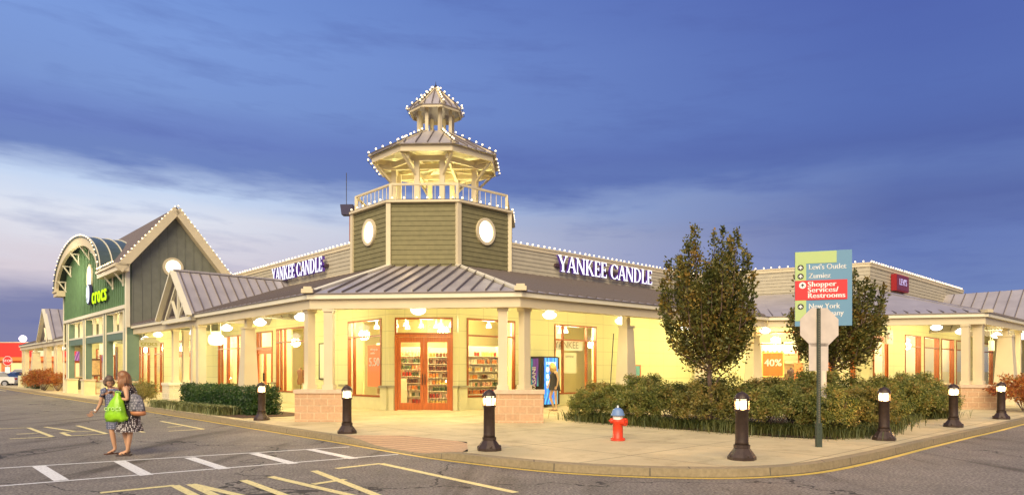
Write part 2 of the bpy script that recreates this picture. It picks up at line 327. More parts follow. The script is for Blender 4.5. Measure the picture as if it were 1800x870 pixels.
def concrete(name, col, joints=True, j=2.4):
    m_ = mat(name, col, .8, bump=.0); nt = m_.node_tree; N = nt.nodes; L = nt.links; b = N['Principled BSDF']
    tc = N.new('ShaderNodeTexCoord')
    def nz(s, d=4):
        n = N.new('ShaderNodeTexNoise'); n.inputs['Scale'].default_value = s; n.inputs['Detail'].default_value = d; n.inputs['Roughness'].default_value = .6; L.new(tc.outputs['Object'], n.inputs['Vector']); return n.outputs[0]
    fine, big = nz(45, 3), nz(.7, 5)
    a = N.new('ShaderNodeMath'); a.operation = 'MULTIPLY_ADD'; L.new(fine, a.inputs[0]); a.inputs[1].default_value = .35; L.new(big, a.inputs[2])
    mr = N.new('ShaderNodeMapRange'); L.new(a.outputs[0], mr.inputs[0]); mr.inputs[1].default_value = .4; mr.inputs[2].default_value = .95; mr.inputs[3].default_value = .72; mr.inputs[4].default_value = 1.18
    h = N.new('ShaderNodeHueSaturation'); h.inputs['Color'].default_value = (*col, 1); L.new(mr.outputs[0], h.inputs['Value']); out = h.outputs[0]
    if joints:
        mp = N.new('ShaderNodeMapping'); mp.inputs['Rotation'].default_value = (0, 0, R(45)); L.new(tc.outputs['Object'], mp.inputs[0])
        br = N.new('ShaderNodeTexBrick'); br.offset = 0; L.new(mp.outputs[0], br.inputs[0]); br.inputs['Scale'].default_value = 1; br.inputs['Brick Width'].default_value = j; br.inputs['Row Height'].default_value = j; br.inputs['Mortar Size'].default_value = .014
        mx = N.new('ShaderNodeMix'); mx.data_type = 'RGBA'; L.new(br.outputs[1], mx.inputs['Factor']); L.new(out, mx.inputs[6]); mx.inputs[7].default_value = (*[c * .38 for c in col], 1); out = mx.outputs[2]
    vo = N.new('ShaderNodeTexVoronoi'); vo.inputs['Scale'].default_value = 1.7; L.new(tc.outputs['Object'], vo.inputs['Vector']); l2 = N.new('ShaderNodeMath'); l2.operation = 'LESS_THAN'; L.new(vo.outputs['Distance'], l2.inputs[0]); l2.inputs[1].default_value = .045
    sn = N.new('ShaderNodeTexNoise'); sn.inputs['Scale'].default_value = 1.6; sn.inputs['Detail'].default_value = 7; sn.inputs['Roughness'].default_value = .7; L.new(tc.outputs['Object'], sn.inputs['Vector']); sr_ = N.new('ShaderNodeMapRange'); L.new(sn.outputs[0], sr_.inputs[0]); sr_.inputs[1].default_value = .52; sr_.inputs[2].default_value = .72
    ma = N.new('ShaderNodeMath'); ma.operation = 'MAXIMUM'; L.new(l2.outputs[0], ma.inputs[0]); L.new(sr_.outputs[0], ma.inputs[1]); m5 = N.new('ShaderNodeMix'); m5.data_type = 'RGBA'; m5.blend_type = 'MULTIPLY'; L.new(ma.outputs[0], m5.inputs['Factor']); L.new(out, m5.inputs[6]); m5.inputs[7].default_value = (.68, .64, .58, 1); out = m5.outputs[2]
    L.new(out, b.inputs['Base Color'])
    bp = N.new('ShaderNodeBump'); bp.inputs['Strength'].default_value = .25; bp.inputs['Distance'].default_value = .01; L.new(fine, bp.inputs['Height']); L.new(bp.outputs[0], b.inputs['Normal'])
    return m_
struct(MB().quad((-600, -300, 0), (600, -300, 0), (600, 900, 0), (-600, 900, 0)), 'road', asphalt())

base_pts = [LW.w(95, 6.0), LW.w(50, 6.0), LW.w(28, 6.0), LW.w(9, 6.0), LW.w(2, 6.03), LW.w(-2.7, 6.07), (-4.49, 15.25), (-2.51, 13.17), (-1.42, 12.15), (0.01, 11.10), (.85, 10.70), (1.7, 10.47),
            (2.5, 10.39), (3.3, 10.46), (4.25, 10.83), (5.15, 11.50), (6.46, 12.72), (8.24, 14.5), (10.89, 17.1), RW.w(9, 15.2), RW.w(40, 15.2), RW.w(80, 15.2)]
base_pts = [Vector((p[0], p[1], 0)) for p in base_pts]
kerb = []; 
for i in range(len(base_pts) - 1):
    p0, p1, p2, p3 = base_pts[max(i - 1, 0)], base_pts[i], base_pts[i + 1], base_pts[min(i + 2, len(base_pts) - 1)]
    k = 5 if 4 <= i <= 19 else 1
    for j in range(k):
        t = j / k
        kerb.append(p1 + (p2 - p1) * t if k == 1 else .5 * ((2 * p1) + (p2 - p0) * t + (2 * p0 - 5 * p1 + 4 * p2 - p3) * t * t + (3 * p1 - p0 - 3 * p2 + p3) * t ** 3))
kerb.append(base_pts[-1])
def offs(pts, d):
    out = []
    for i, p in enumerate(pts):
        t = (pts[min(i + 1, len(pts) - 1)] - pts[max(i - 1, 0)]).normalized(); out.append(p + Vector((-t.y, t.x, 0)) * d)
    return out
rampA, rampB = Vector((-4.30, 15.03, 0)), Vector((-1.50, 12.22, 0))
def kz(p):
    L_ = (rampB - rampA).length; t = (p - rampA).dot((rampB - rampA).normalized())
    if t <= 0 or t >= L_: return GZ
    lo = .02; a, b_ = 1.25, L_ - 1.15
    if t < a: return GZ + (lo - GZ) * t / a
    if t > b_: return GZ + (lo - GZ) * (L_ - t) / (L_ - b_)
    return lo
KIN = offs(kerb, .16)
KT = offs(kerb, .02)
mb = MB()
for i in range(len(kerb) - 1):
    a, b_ = kz(kerb[i]), kz(kerb[i + 1])
    mb.quad((kerb[i].x, kerb[i].y, -.02), (kerb[i + 1].x, kerb[i + 1].y, -.02), (KT[i + 1].x, KT[i + 1].y, b_ - .015), (KT[i].x, KT[i].y, a - .015))
    mb.quad((KT[i].x, KT[i].y, a - .015), (KT[i + 1].x, KT[i + 1].y, b_ - .015), (KIN[i + 1].x, KIN[i + 1].y, b_), (KIN[i].x, KIN[i].y, a))
KERBM = brick_mat('kerb_concrete', (.27, .215, .125), (.245, .195, .11), (.12, .10, .07), 2.4, 3.0, .012, 0, .5, .2)
struct(mb, 'kerb', KERBM)
iA = min(range(len(kerb)), key=lambda i: (kerb[i] - rampA).length); iB = min(range(len(kerb)), key=lambda i: (kerb[i] - rampB).length)
Rp = [G(622, 764), G(711, 765), G(820.7, 776), G(822.8, 793)]
Rp = [Vector((*p, 0)) for p in Rp]
top = [(p.x, p.y, GZ) for p in KIN[:iA + 1]] + [(p.x, p.y, GZ) for p in Rp] + [(p.x, p.y, GZ) for p in KIN[iB:]]
top += [(60, 200, GZ), (-90, 200, GZ)]
bm_ = MB().quad(*top); struct(bm_, 'sidewalk', concrete('sidewalk_concrete', (.54, .45, .26)))
# the reddish kerb ramp, falling from the walk to the road
inner = [KIN[iA]] + Rp + [KIN[iB]]
seg = [0]
for i in range(1, len(inner)): seg.append(seg[-1] + (inner[i] - inner[i - 1]).length)
def along(t):
    d = t * seg[-1]
    for i in range(1, len(inner)):
        if d <= seg[i] + 1e-6: return inner[i - 1].lerp(inner[i], (d - seg[i - 1]) / (seg[i] - seg[i - 1]))
mb = MB(); n = iB - iA
for i in range(n):
    a, b_ = KIN[iA + i], KIN[iA + i + 1]; c_, d_ = along((i + 1) / n), along(i / n)
    mb.quad((a.x, a.y, kz(a)), (b_.x, b_.y, kz(b_)), (c_.x, c_.y, GZ), (d_.x, d_.y, GZ))
RAMPM = brick_mat('ramp_brick_red', (.50, .33, .19), (.46, .30, .17), (.25, .16, .09), 30, .23, .02, 0, .5, .12)
struct(mb, 'kerb_ramp', RAMPM)
# painted lines
WHL = mat('white_line_paint', (.72, .72, .70), .6, var=.12, vscale=20, detail=8); YLL = mat('yellow_line_paint', (.72, .62, .27), .6, var=.14, vscale=18, detail=8)
YKL = mat('yellow_kerb_paint', (.70, .50, .09), .6, var=.15, vscale=14, detail=8)
mb = MB(); o1, o2 = offs(kerb, -.02), offs(kerb, -.13)
for i in range(len(kerb) - 1): mb.quad((o1[i].x, o1[i].y, .004), (o1[i + 1].x, o1[i + 1].y, .004), (o2[i + 1].x, o2[i + 1].y, .004), (o2[i].x, o2[i].y, .004))
struct(mb, 'kerb_line_marking', YKL)
for m_ in (WHL, YLL, YKL):
    nt = m_.node_tree; N = nt.nodes; L = nt.links; b = N['Principled BSDF']; src = b.inputs['Base Color'].links[0].from_socket; tc = N.new('ShaderNodeTexCoord')
    n1 = N.new('ShaderNodeTexNoise'); n1.inputs['Scale'].default_value = 30; n1.inputs['Detail'].default_value = 8; n1.inputs['Roughness'].default_value = .75; L.new(tc.outputs['Object'], n1.inputs['Vector'])
    r1 = N.new('ShaderNodeValToRGB'); L.new(n1.outputs[0], r1.inputs[0]); r1.color_ramp.elements[0].position = .54; r1.color_ramp.elements[1].position = .66
    mx = N.new('ShaderNodeMix'); mx.data_type = 'RGBA'; L.new(r1.outputs[0], mx.inputs['Factor']); L.new(src, mx.inputs[6]); mx.inputs[7].default_value = (.16, .14, .11, 1); L.new(mx.outputs[2], b.inputs['Base Color'])
cnt = [0]
def stroke(mb, a, b_, w):
    a, b_ = Vector((*a, 0)), Vector((*b_, 0)); d = (b_ - a).normalized(); p = Vector((-d.y, d.x, 0)) * w / 2; z = .004 + .0006 * cnt[0] % .004; cnt[0] += 1
    mb.quad(*[(v.x, v.y, z) for v in (a + p, b_ + p, b_ - p, a - p)])
g0 = lambda x, y: G(x, y, 0)
mb = MB()
def ext(a, b_, k): return (a[0] + (a[0] - b_[0]) * k, a[1] + (a[1] - b_[1]) * k)
fA, fB, nA, nB = g0(0, 822.5), g0(614, 785), g0(0, 853.9), g0(700, 798)
stroke(mb, ext(fA, fB, .8), fB, .085); stroke(mb, ext(nA, nB, .8), nB, .085)
for a, b_ in (((68, 819), (108, 844)), ((209.7, 810), (258, 835)), ((333, 804), (394.4, 824)), ((446, 796.5), (515.6, 815)), ((544.4, 789.6), (622.4, 806))):
    stroke(mb, g0(*a), g0(*b_), .19)
struct(mb, 'crosswalk_marking', WHL)
cnt[0] = 0; mb = MB()
U = Vector((*g0(907, 865.4), 0)) - Vector((*g0(668.7, 814.3), 0))
def upv(p, k=1.0): p = g0(*p); return (p[0] + U.x * k, p[1] + U.y * k)
w = .125
P2 = lambda pts, ww=w: [stroke(mb, g0(*pts[i]), g0(*pts[i + 1]), ww) for i in range(len(pts) - 1)]
P2([(590.7, 823), (668.7, 814.3), (907, 865.4)])
ap = upv((513, 832)); stroke(mb, g0(551.7, 827), ap, w); stroke(mb, g0(475, 837.4), ap, w); stroke(mb, g0(550, 851), g0(606.6, 842.3), w)
stroke(mb, g0(427.8, 844), upv((427.8, 844)), w); stroke(mb, g0(335, 851), upv((335, 851)), w); stroke(mb, g0(338, 851), upv((427.8, 844)), w)
stroke(mb, g0(307, 853), upv((307, 853)), w); stroke(mb, g0(176, 866), g0(307, 853), w); stroke(mb, upv((176, 866)), upv((307, 853)), w); stroke(mb, upv((215, 862), .5), upv((307, 853), .5), w)
for pts in ([(-60, 755.8), (50, 751.6), (92, 767.4), (17, 771)], [(29, 762.8), (68, 760.5)], [(136, 747.8), (187.5, 762.2), (122, 765.8), (108, 760), (167, 757.2)], [(79, 750.3), (131, 758)],
            [(188, 745.5), (253, 759.5)], [(283, 740), (358, 754), (296, 757.5)], [(294, 750.5), (320, 749)]): P2(pts, .11)
struct(mb, 'fire_lane_marking', YLL)
# faint parking line far left
mb = MB(); cnt[0] = 0; P2([(-20, 681.5), (10, 687)], .12); P2([(60, 676), (90, 700)], .0001); struct(mb, 'bay_line_marking', YLL)

# ---------------------------------------------------------------- building helpers
def wall(mb, f, s0, s1, z0, z1, n0, n1, holes, mi=0):
    xs = sorted(holes)
    cur = s0
    for (a, b_, c_, d_) in xs:
        if a > cur: mb.fb(f, cur, a, n0, n1, z0, z1, mi)
        if c_ > z0: mb.fb(f, a, b_, n0, n1, z0, c_, mi)
        if d_ < z1: mb.fb(f, a, b_, n0, n1, d_, z1, mi)
        cur = b_
    if cur < s1: mb.fb(f, cur, s1, n0, n1, z0, z1, mi)
def window(parent, f, s0, s1, z0, z1, n=0, mull=(), trans=None, fw=.065, label=None, m=None):
    fm = MB(); m = m or WOOD; d0, d1 = n - .10, n + .035
    fm.fb(f, s0, s0 + fw, d0, d1, z0, z1); fm.fb(f, s1 - fw, s1, d0, d1, z0, z1); fm.fb(f, s0 + fw, s1 - fw, d0, d1, z0, z0 + fw); fm.fb(f, s0 + fw, s1 - fw, d0, d1, z1 - fw, z1)
    if trans: fm.fb(f, s0 + fw, s1 - fw, d0 + .004, d1 - .004, trans - .028, trans + .028)
    for x in mull: fm.fb(f, x - .03, x + .03, d0 + .008, d1 - .008, z0 + fw, z1 - fw)
    o = fm.build('window', m, parent)
    if label: o['label'] = label
    MB().quad(f.w(s0 + fw, n - .04, z0 + fw), f.w(s1 - fw, n - .04, z0 + fw), f.w(s1 - fw, n - .04, z1 - fw), f.w(s0 + fw, n - .04, z1 - fw)).build('glass_pane', GLASS, o)
    return o
def door(parent, f, s0, s1, z1, n=0, leaves=2, rail=.13, z0=GZ):
    fm = MB(); fm.fb(f, s0, s0 + .08, n - .1, n + .05, z0, z1 + .08); fm.fb(f, s1 - .08, s1, n - .1, n + .05, z0, z1 + .08); fm.fb(f, s0 + .08, s1 - .08, n - .1, n + .05, z1, z1 + .08)
    fm.build('door_frame', DOORW, parent); w_ = (s1 - s0 - .16) / leaves
    for i in range(leaves):
        a = s0 + .08 + i * w_ + .005; b_ = a + w_ - .01; dm = MB()
        dm.fb(f, a, a + rail, n - .05, n + .0, z0 + .02, z1 - .01); dm.fb(f, b_ - rail, b_, n - .05, n + .0, z0 + .02, z1 - .01)
        dm.fb(f, a + rail, b_ - rail, n - .05, n, z0 + .02, z0 + .28); dm.fb(f, a + rail, b_ - rail, n - .05, n, z1 - .2, z1 - .01)
        d = dm.build('door', DOORW, parent)
        MB().quad(f.w(a + rail, n - .03, z0 + .28), f.w(b_ - rail, n - .03, z0 + .28), f.w(b_ - rail, n - .03, z1 - .2), f.w(a + rail, n - .03, z1 - .2)).build('glass_pane', GLASS, d)
        hs = b_ - rail * .35 if (i == 0 and leaves == 2) else a + rail * .35
        MB().bar(f.w(hs, n + .05, z0 + .95), f.w(hs, n + .05, z0 + 1.35), .03).bar(f.w(hs, n, z0 + 1.0), f.w(hs, n + .05, z0 + 1.0), .02).bar(f.w(hs, n, z0 + 1.3), f.w(hs, n + .05, z0 + 1.3), .02).build('door_handle', BLACK, d)
def siding(mb, f, s0, s1, z0, z1, n=.0, step=.18, mi=0):
    z = z0
    while z < z1 - .01:
        t = min(z + step, z1); k = (t - z) / step
        mb.hexa([f.w(s0, n, z), f.w(s1, n, z), f.w(s1, n + .026, z), f.w(s0, n + .026, z)], [f.w(s0, n, t), f.w(s1, n, t), f.w(s1, n + .005, t), f.w(s0, n + .005, t)], mi); z = t
def seam_roof(parent, pts, name='metal_roof', ribs=.42, thick=.06, mats=None, label=None, rim=True):
    """pts: first two are the eave; the rest goes round the panel."""
    P = [Vector(p) for p in pts]; e = (P[1] - P[0]).normalized(); nn = (P[1] - P[0]).cross(P[-1] - P[0]).normalized()
    if nn.z < 0: nn = -nn
    b_ = nn.cross(e);
    if b_.z < 0: b_ = -b_
    lo = [p - nn * thick for p in P]; mb = MB().hexa([tuple(p) for p in lo], [tuple(p) for p in P])
    uv = [((p - P[0]).dot(e), (p - P[0]).dot(b_)) for p in P]; a0, a1 = min(u for u, v in uv), max(u for u, v in uv); a = a0 + ribs * .5
    while a < a1:
        hits = []
        for i in range(len(uv)):
            (u0, v0), (u1, v1) = uv[i], uv[(i + 1) % len(uv)]
            if (u0 - a) * (u1 - a) < 0: hits.append(v0 + (v1 - v0) * (a - u0) / (u1 - u0))
        if len(hits) >= 2 and max(hits) - min(hits) > .1:
            p, r_ = P[0] + e * a + b_ * (min(hits) + .02) + nn * .02, P[0] + e * a + b_ * (max(hits) - .03) + nn * .02
            mb.bar(p, r_, .03, .07, 1, up=nn)
        a += ribs
    o = mb.build(name, mats or [METAL, METALR], parent)
    if label: o['label'] = label
    return o
def post(parent, p, w=.26, z0=GZ, z1=3.5, rz=0, name='post', m=None):
    mb = MB().box((p[0], p[1], (z0 + z1) / 2), (w, w, z1 - z0), rz=rz).box((p[0], p[1], z0 + .07), (w + .07, w + .07, .14), rz=rz).box((p[0], p[1], z1 - .05), (w + .06, w + .06, .1), rz=rz)
    return mb.build(name, m or TRIM, parent)
def tapered(parent, p, rz, w0=.60, w1=.35, z0=GZ, z1=3.1, top=3.5):
    r = lambda w_, z: [(p[0] + (a * w_ * math.cos(rz) - b_ * w_ * math.sin(rz)) / 2, p[1] + (a * w_ * math.sin(rz) + b_ * w_ * math.cos(rz)) / 2, z) for a, b_ in ((-1, -1), (1, -1), (1, 1), (-1, 1))]
    mb = MB().hexa(r(w0, z0), r(w1, z1)).box((p[0], p[1], z1 + .02), (w1 + .06, w1 + .06, .07), rz=rz).box((p[0], p[1], (z1 + top) / 2 + .03), (.2, .2, top - z1 - .05), rz=rz)
    return mb.build('tapered_column', TRIM, parent)
def pier(parent, p, rz, w_, d_, h=.82, m=None, cap=None):
    mb = MB().box((p[0], p[1], GZ + h / 2), (w_, d_, h), rz=rz); o = mb.build('masonry_pier', m or BLOCK, parent)
    MB().box((p[0], p[1], GZ + h + .055), (w_ + .07, d_ + .07, .11), rz=rz).build('pier_cap', cap or CAPST, o); return o
bulb_mesh = MB().ball((0, 0, .04), .036, 8, 0, (1, 1, 1.25)).lathe([(.022, -.03), (.022, .01)], n=6, mi=1).mesh('bulb', [BULB, BLACK])
def light_string(pts, label, step=.34, first=.2, lift=.03):
    pts = [Vector(p) for p in pts]; r_ = root('light_string', label, 'string lights', tuple(pts[0]), 'strings of white bulbs along the roof edges')
    mb = MB().tube(pts, .012, 5); mb.build('cable', BLACK, r_); d = first
    for i in range(len(pts) - 1):
        L_ = (pts[i + 1] - pts[i]).length
        while d < L_:
            b_ = bpy.data.objects.new('bulb', bulb_mesh); C.objects.link(b_); b_.parent = r_
            p = pts[i].lerp(pts[i + 1], d / L_); b_.location = (p - pts[0]) + Vector((random.uniform(-.01, .01), random.uniform(-.01, .01), lift)); b_.rotation_euler = (random.uniform(-.2, .2), random.uniform(-.2, .2), 0); d += step * random.uniform(.88, 1.12)
        d -= L_
    return r_
BEAM0, EAVE, RTOP, PTOP = 3.43, 3.88, 5.50, 6.68
def beam(parent, pts, name='fascia_beam'):
    for i in range(len(pts) - 1):
        a, b_ = Vector((*pts[i][:2], 0)), Vector((*pts[i + 1][:2], 0)); d = (b_ - a).normalized(); n = Vector((d.y, -d.x, 0))
        if n.dot(Vector((0, 10, 0)) - a) > 0 and False: n = -n
        mb = MB()
        def slab(o0, o1, z0, z1):
            P = [a + n * o0, b_ + n * o0, b_ + n * o1, a + n * o1]; mb.hexa([(p.x, p.y, z0) for p in P], [(p.x, p.y, z1) for p in P])
        yield mb, slab

# ---------------------------------------------------------------- the corner shop
shopA = root('corner_shop', 'cream corner shop with olive octagonal tower above its double doors', 'shop', (-4.11, 24.81, GZ))
NL, NR = 4.65, 5.90
PL, PR = (-6.57, 19.42), (-.38, 18.96)
HEAD, SILL = 3.6, .62
winL = [(.50, 2.98, SILL, HEAD), (6.80, 9.75, SILL, HEAD), (10.2, 12.1, GZ, 3.55), (14.1, 17.4, .5, 3.5), (21.3, 25.6, GZ, 3.5), (27.5, 29.5, GZ, 3.5), (30.6, 36.2, GZ, 3.5), (39.5, 42.0, .6, 3.5), (44, 47, .6, 3.5)]
winR = [(.42, 2.90, SILL, HEAD), (5.2, 7.95, SILL, HEAD)]
mb = MB(); wall(mb, LW, 0, 16, GZ, 4.5, -.25, 0, [w_ for w_ in winL if w_[1] < 14] + [(14.1, 16, .5, 3.5)]); mb.build('shop_wall', WALL, shopA)
mb = MB(); wall(mb, RW, 0, 18.5, GZ, 4.5, -.25, 0, winR); mb.build('shop_wall', WALL, shopA)
mb = MB(); wall(mb, CH, -1.29, 1.29, GZ, 4.5, -.25, 0, [(-1.06, 1.10, GZ, HEAD)]); mb.build('shop_wall', WALL, shopA)
# low stucco pilasters with a ledge
def wains(parent, f, spans, z=.98):
    for a, b_ in spans:
        MB().fb(f, a, b_, 0.003, .10, GZ, z).build('wainscot', STUCCO, parent); MB().fb(f, a - .03, b_ + .03, .002, .15, z, z + .09).build('wainscot_ledge', LEDGE, parent)
wains(shopA, LW, [(.02, .46), (3.02, 3.5), (6.2, 6.76), (9.79, 10.15), (12.2, 14.0)]); wains(shopA, RW, [(.02, .38), (2.94, 3.4), (7.99, 8.7)]); wains(shopA, CH, [(-1.28, -1.09), (1.13, 1.28)])
MB().fb(LW, .46, 3.02, .003, .04, GZ, .6).build('wainscot', STUCCO, shopA); MB().fb(RW, .38, 2.94, .003, .04, GZ, .6).build('wainscot', STUCCO, shopA); MB().fb(LW, 3.5, 6.2, .003, .05, GZ, .9).build('wainscot', STUCCO, shopA); MB().fb(RW, 5.2, 7.95, .003, .04, GZ, .6).build('wainscot', STUCCO, shopA)
window(shopA, LW, .50, 2.98, SILL, HEAD, mull=(2.55,), trans=2.95); window(shopA, LW, 6.80, 9.75, SILL, HEAD, mull=(8.9, 9.3), trans=2.95)
window(shopA, RW, .42, 2.90, SILL, HEAD, mull=(), trans=2.95); window(shopA, RW, 5.2, 7.95, SILL, HEAD, mull=(5.75, 7.3), trans=2.95)
window(shopA, CH, -1.06, 1.10, 2.96, HEAD, fw=.07, label='wide transom window with white lettering over the doors'); door(shopA, CH, -1.06, 1.10, 2.88, rail=.13)
window(shopA, LW, 10.2, 12.1, 2.72, 3.55, mull=(11.7,)); door(shopA, LW, 10.2, 12.1, 2.64, leaves=2)
window(shopA, LW, 14.1, 15.98, .5, 3.5, mull=(14.6,), trans=2.8)
mb = MB(); put(mb, text_mesh('4515', .27, .004), CH.w(.02, -.03, 3.22), (1, 0)); mb.build('lettering', WHT, shopA)
# interior
def interior(parent, pts, depth_z=3.95):
    mb = MB()
    for i in range(len(pts) - 1): mb.quad((*pts[i], GZ), (*pts[i + 1], GZ), (*pts[i + 1], depth_z), (*pts[i], depth_z))
    mb.build('interior_wall', INT, parent)
pin = [LW.w(16, -.3)[:2], LW.w(16, -4.5)[:2], LW.w(3.8, -4.5)[:2], (-4.2, 31.4), RW.w(3.8, -4.5)[:2], RW.w(16, -4.5)[:2], RW.w(16, -.3)[:2]]
interior(shopA, pin)
fl = [LW.w(16, -.25)[:2], LW.w(0, -.25)[:2], RW.w(0, -.25)[:2], RW.w(16, -.25)[:2]] + pin[::-1][1:-1]
MB().quad(*[(*p, GZ + .004) for p in fl]).build('interior_floor', INTF, shopA); MB().quad(*[(*p, 3.95) for p in fl]).build('interior_ceiling', INT, shopA)
for f, a, b_, n_ in ((RW, 4.9, 8.4, -2.5), (LW, 6.4, 10.0, -2.7), (LW, 13.8, 16.0, -2.6)): MB().fb(f, a, b_, n_ - .08, n_, GZ + .01, 3.9).build('interior_wall', INT, shopA)  # partitions added close behind the glass as bright surfaces for the windows
for (f, a, n_) in ((LW, 1.9, -.55), (LW, 8, -1.2), (RW, 1.9, -.45), (RW, 6.0, -.6), (RW, 7.3, -.8), (CH, 0, -.7), (CH, 0, -3.5), (LW, 12.0, -1.3), (LW, 15, -1.2)):
    p = f.w(a, n_, 3.5); lamp(p, LAMP * 3.0, (1, .84, .50), .3, 'interior_light', None)
spot_proto = root('ceiling_spotlight', 'small lit ceiling spotlight inside the shop window', 'ceiling light'); MB().lathe([(.03, .35), (.03, .12), (.09, .12), (.11, 0)], n=10).build('spot_housing', WHT, spot_proto); MB().lathe([(.10, -.004), (.10, -.02)], n=10).build('spot_lens', SPOT, spot_proto)
for f, lst, nm in ((CH, [(-.85, -1), (-.35, -1.6), (.1, -2.6), (.5, -1.2), (.8, -2), (.95, -1)], 'above the double doors'), (LW, [(.9, -.9), (1.5, -1.3), (2.3, -.9), (2.0, -2.2)], 'in the window left of the doors'),
                   (RW, [(.9, -.9), (1.5, -1.4), (2.3, -.9)], 'in the window right of the doors'), (RW, [(5.7, -1), (6.3, -1.4), (7.0, -1), (7.5, -1.8)], 'in the window beside the vending machine')):
    for a, n_ in lst: place(spot_proto, f.w(a, n_, 3.33 + .1 * random.random()), 0, 'small lit ceiling spotlight ' + nm, 'ceiling spotlights ' + nm)
# canopy: ceiling, beams, roof
E_ = RW.w(16.81, 3.12); J = (9.75, 28.35); Kp = (17.52, 26.62)
Q = (15.80, 32.14)
RWend = RW.w(17.2, 0)
MB().quad(LW.w(16, 0, 4.45), (*CL, 4.45), (*PL, 3.86), LW.w(16, NL, 3.86)).quad((*CL, 4.45), (*CR, 4.45), (*PR, 3.86), (*PL, 3.86)).quad((*CR, 4.45), (*RWend[:2], 4.45), (*J, 3.86), (*PR, 3.86)).build('canopy_ceiling', CEIL, shopA)
line = [LW.w(16.0, NL)[:2], PL, PR, J]
def run_beam(parent, line, out=1):
    # mitred beam: offsets computed per vertex
    V = [Vector((*p, 0)) for p in line]
    def off(d):
        res = []
        for i, p in enumerate(V):
            dirs = []
            if i > 0: dirs.append((V[i] - V[i - 1]).normalized())
            if i < len(V) - 1: dirs.append((V[i + 1] - V[i]).normalized())
            ns = [Vector((t.y, -t.x, 0)) for t in dirs]; nb = sum(ns, Vector()).normalized(); res.append(p + nb * d / max(.4, nb.dot(ns[0])))
        return res
    def strip(name, o0, o1, z0, z1, m):
        A, B = off(o0 * out), off(o1 * out); mb = MB()
        for i in range(len(V) - 1):
            P = [A[i], A[i + 1], B[i + 1], B[i]]; mb.hexa([(p.x, p.y, z0) for p in P], [(p.x, p.y, z1) for p in P])
        return mb.build(name, m, parent)
    strip('fascia_beam', -.32, -.02, BEAM0, EAVE - .17, TRIM); strip('gutter', -.05, .09, EAVE - .17, EAVE - .04, WHITE); strip('drip_edge', -.05, .12, EAVE - .037, EAVE - .01, METALR)
run_beam(shopA, line)
seam_roof(shopA, [LW.w(16, NL + .1, EAVE), (PL[0] - .04, PL[1] - .08, EAVE), (*CL, RTOP), LW.w(16, 0, RTOP)])
seam_roof(shopA, [(PL[0] - .04, PL[1] - .08, EAVE), (PR[0] + .04, PR[1] - .08, EAVE), (*CR, RTOP), (*CL, RTOP)])
seam_roof(shopA, [(PR[0] + .04, PR[1] - .08, EAVE), (*J, EAVE), (*RWend[:2], RTOP), (*CR, RTOP)])
for a, b_ in ((PL, CL), (PR, CR)):
    MB().bar((a[0], a[1] - .08, EAVE + .03), (*b_, RTOP + .04), .22, .06).build('hip_cap', WHITE, shopA); MB().box((a[0], a[1] - .06, EAVE + .06), (.34, .3, .12)).box((a[0], a[1] - .06, EAVE + .15), (.24, .2, .08)).build('corner_cap', TRIM, shopA)
# parapets
for f, s0, s1 in ((LW, 2.58, 16.0), (RW, 2.58, 18.3)):
    mb = MB(); mb.fb(f, s0, s1, -.3, -.004, RTOP - .9, PTOP - .03); siding(mb, f, s0, s1, RTOP + .06, PTOP - .16, .0, .165); mb.build('parapet_wall', BEIGE, shopA)
    MB().fb(f, s0, s1, -.36, .07, PTOP - .03, PTOP + .03).fb(f, s0, s1, .002, .045, PTOP - .16, PTOP - .032).build('parapet_coping', TRIM, shopA)
    MB().fb(f, s0, s1, .002, .05, RTOP - .05, RTOP + .055).build('base_flashing', TRIM if f is LW else METALR, shopA)
light_string([LW.w(2.75, 0, PTOP + .03), LW.w(15.9, 0, PTOP + .03)], 'string of white bulbs along the parapet left of the tower', .33)
light_string([RW.w(2.75, 0, PTOP + .03), RW.w(18.0, 0, PTOP + .03)], 'string of white bulbs along the parapet right of the tower', .33)
# posts and piers of the corner
pier(shopA, (-6.22, 19.65), 0, 1.5, .62); pier(shopA, (-.42, 19.38), 0, 1.38, .62)
post(shopA, at(544.5, 20.1), .24, GZ + .93, BEAM0 + .02, R(45)); post(shopA, at(579, 19.75), .26, GZ + .93, BEAM0 + .02)
post(shopA, at(884, 19.35), .26, GZ + .93, BEAM0 + .02); post(shopA, at(922, 19.55), .245, GZ + .93, BEAM0 + .02, R(45))
tapered(shopA, LW.w(2.35, NL - .35), R(45)); tapered(shopA, RW.w(2.95, NR - .42), R(45)); tapered(shopA, RW.w(7.9, NR - .42), R(45))
post(shopA, LW.w(7.5, NL - .2), .24, GZ + .2, BEAM0 + .02, R(45)); post(shopA, LW.w(6.75, NL - .2), .3, GZ + .2, BEAM0 + .02, R(45)); pier(shopA, LW.w(7.1, NL - .2), R(-45) + R(180), 1.3, .6, .5)
post(shopA, LW.w(11.0, NL - .5), .24, GZ + .9, BEAM0 + .02, R(45)); post(shopA, LW.w(11.05, NL - .95), .24, GZ + .9, BEAM0 + .02, R(45)); pier(shopA, LW.w(11.1, NL - .7), R(-45), 1.0, 1.15, .82, BLOCKP, WHITE)
# thin dark strip added to draw the left edge line of the tapered column
single(MB().tube([RW.w(2.55, NR - .8, .9), RW.w(2.75, NR - .8, 2.9)], .016, 6), 'column_edge_strip', BLACK, 'thin dark strip added as the left edge line of the tapered column', 'edge strip')
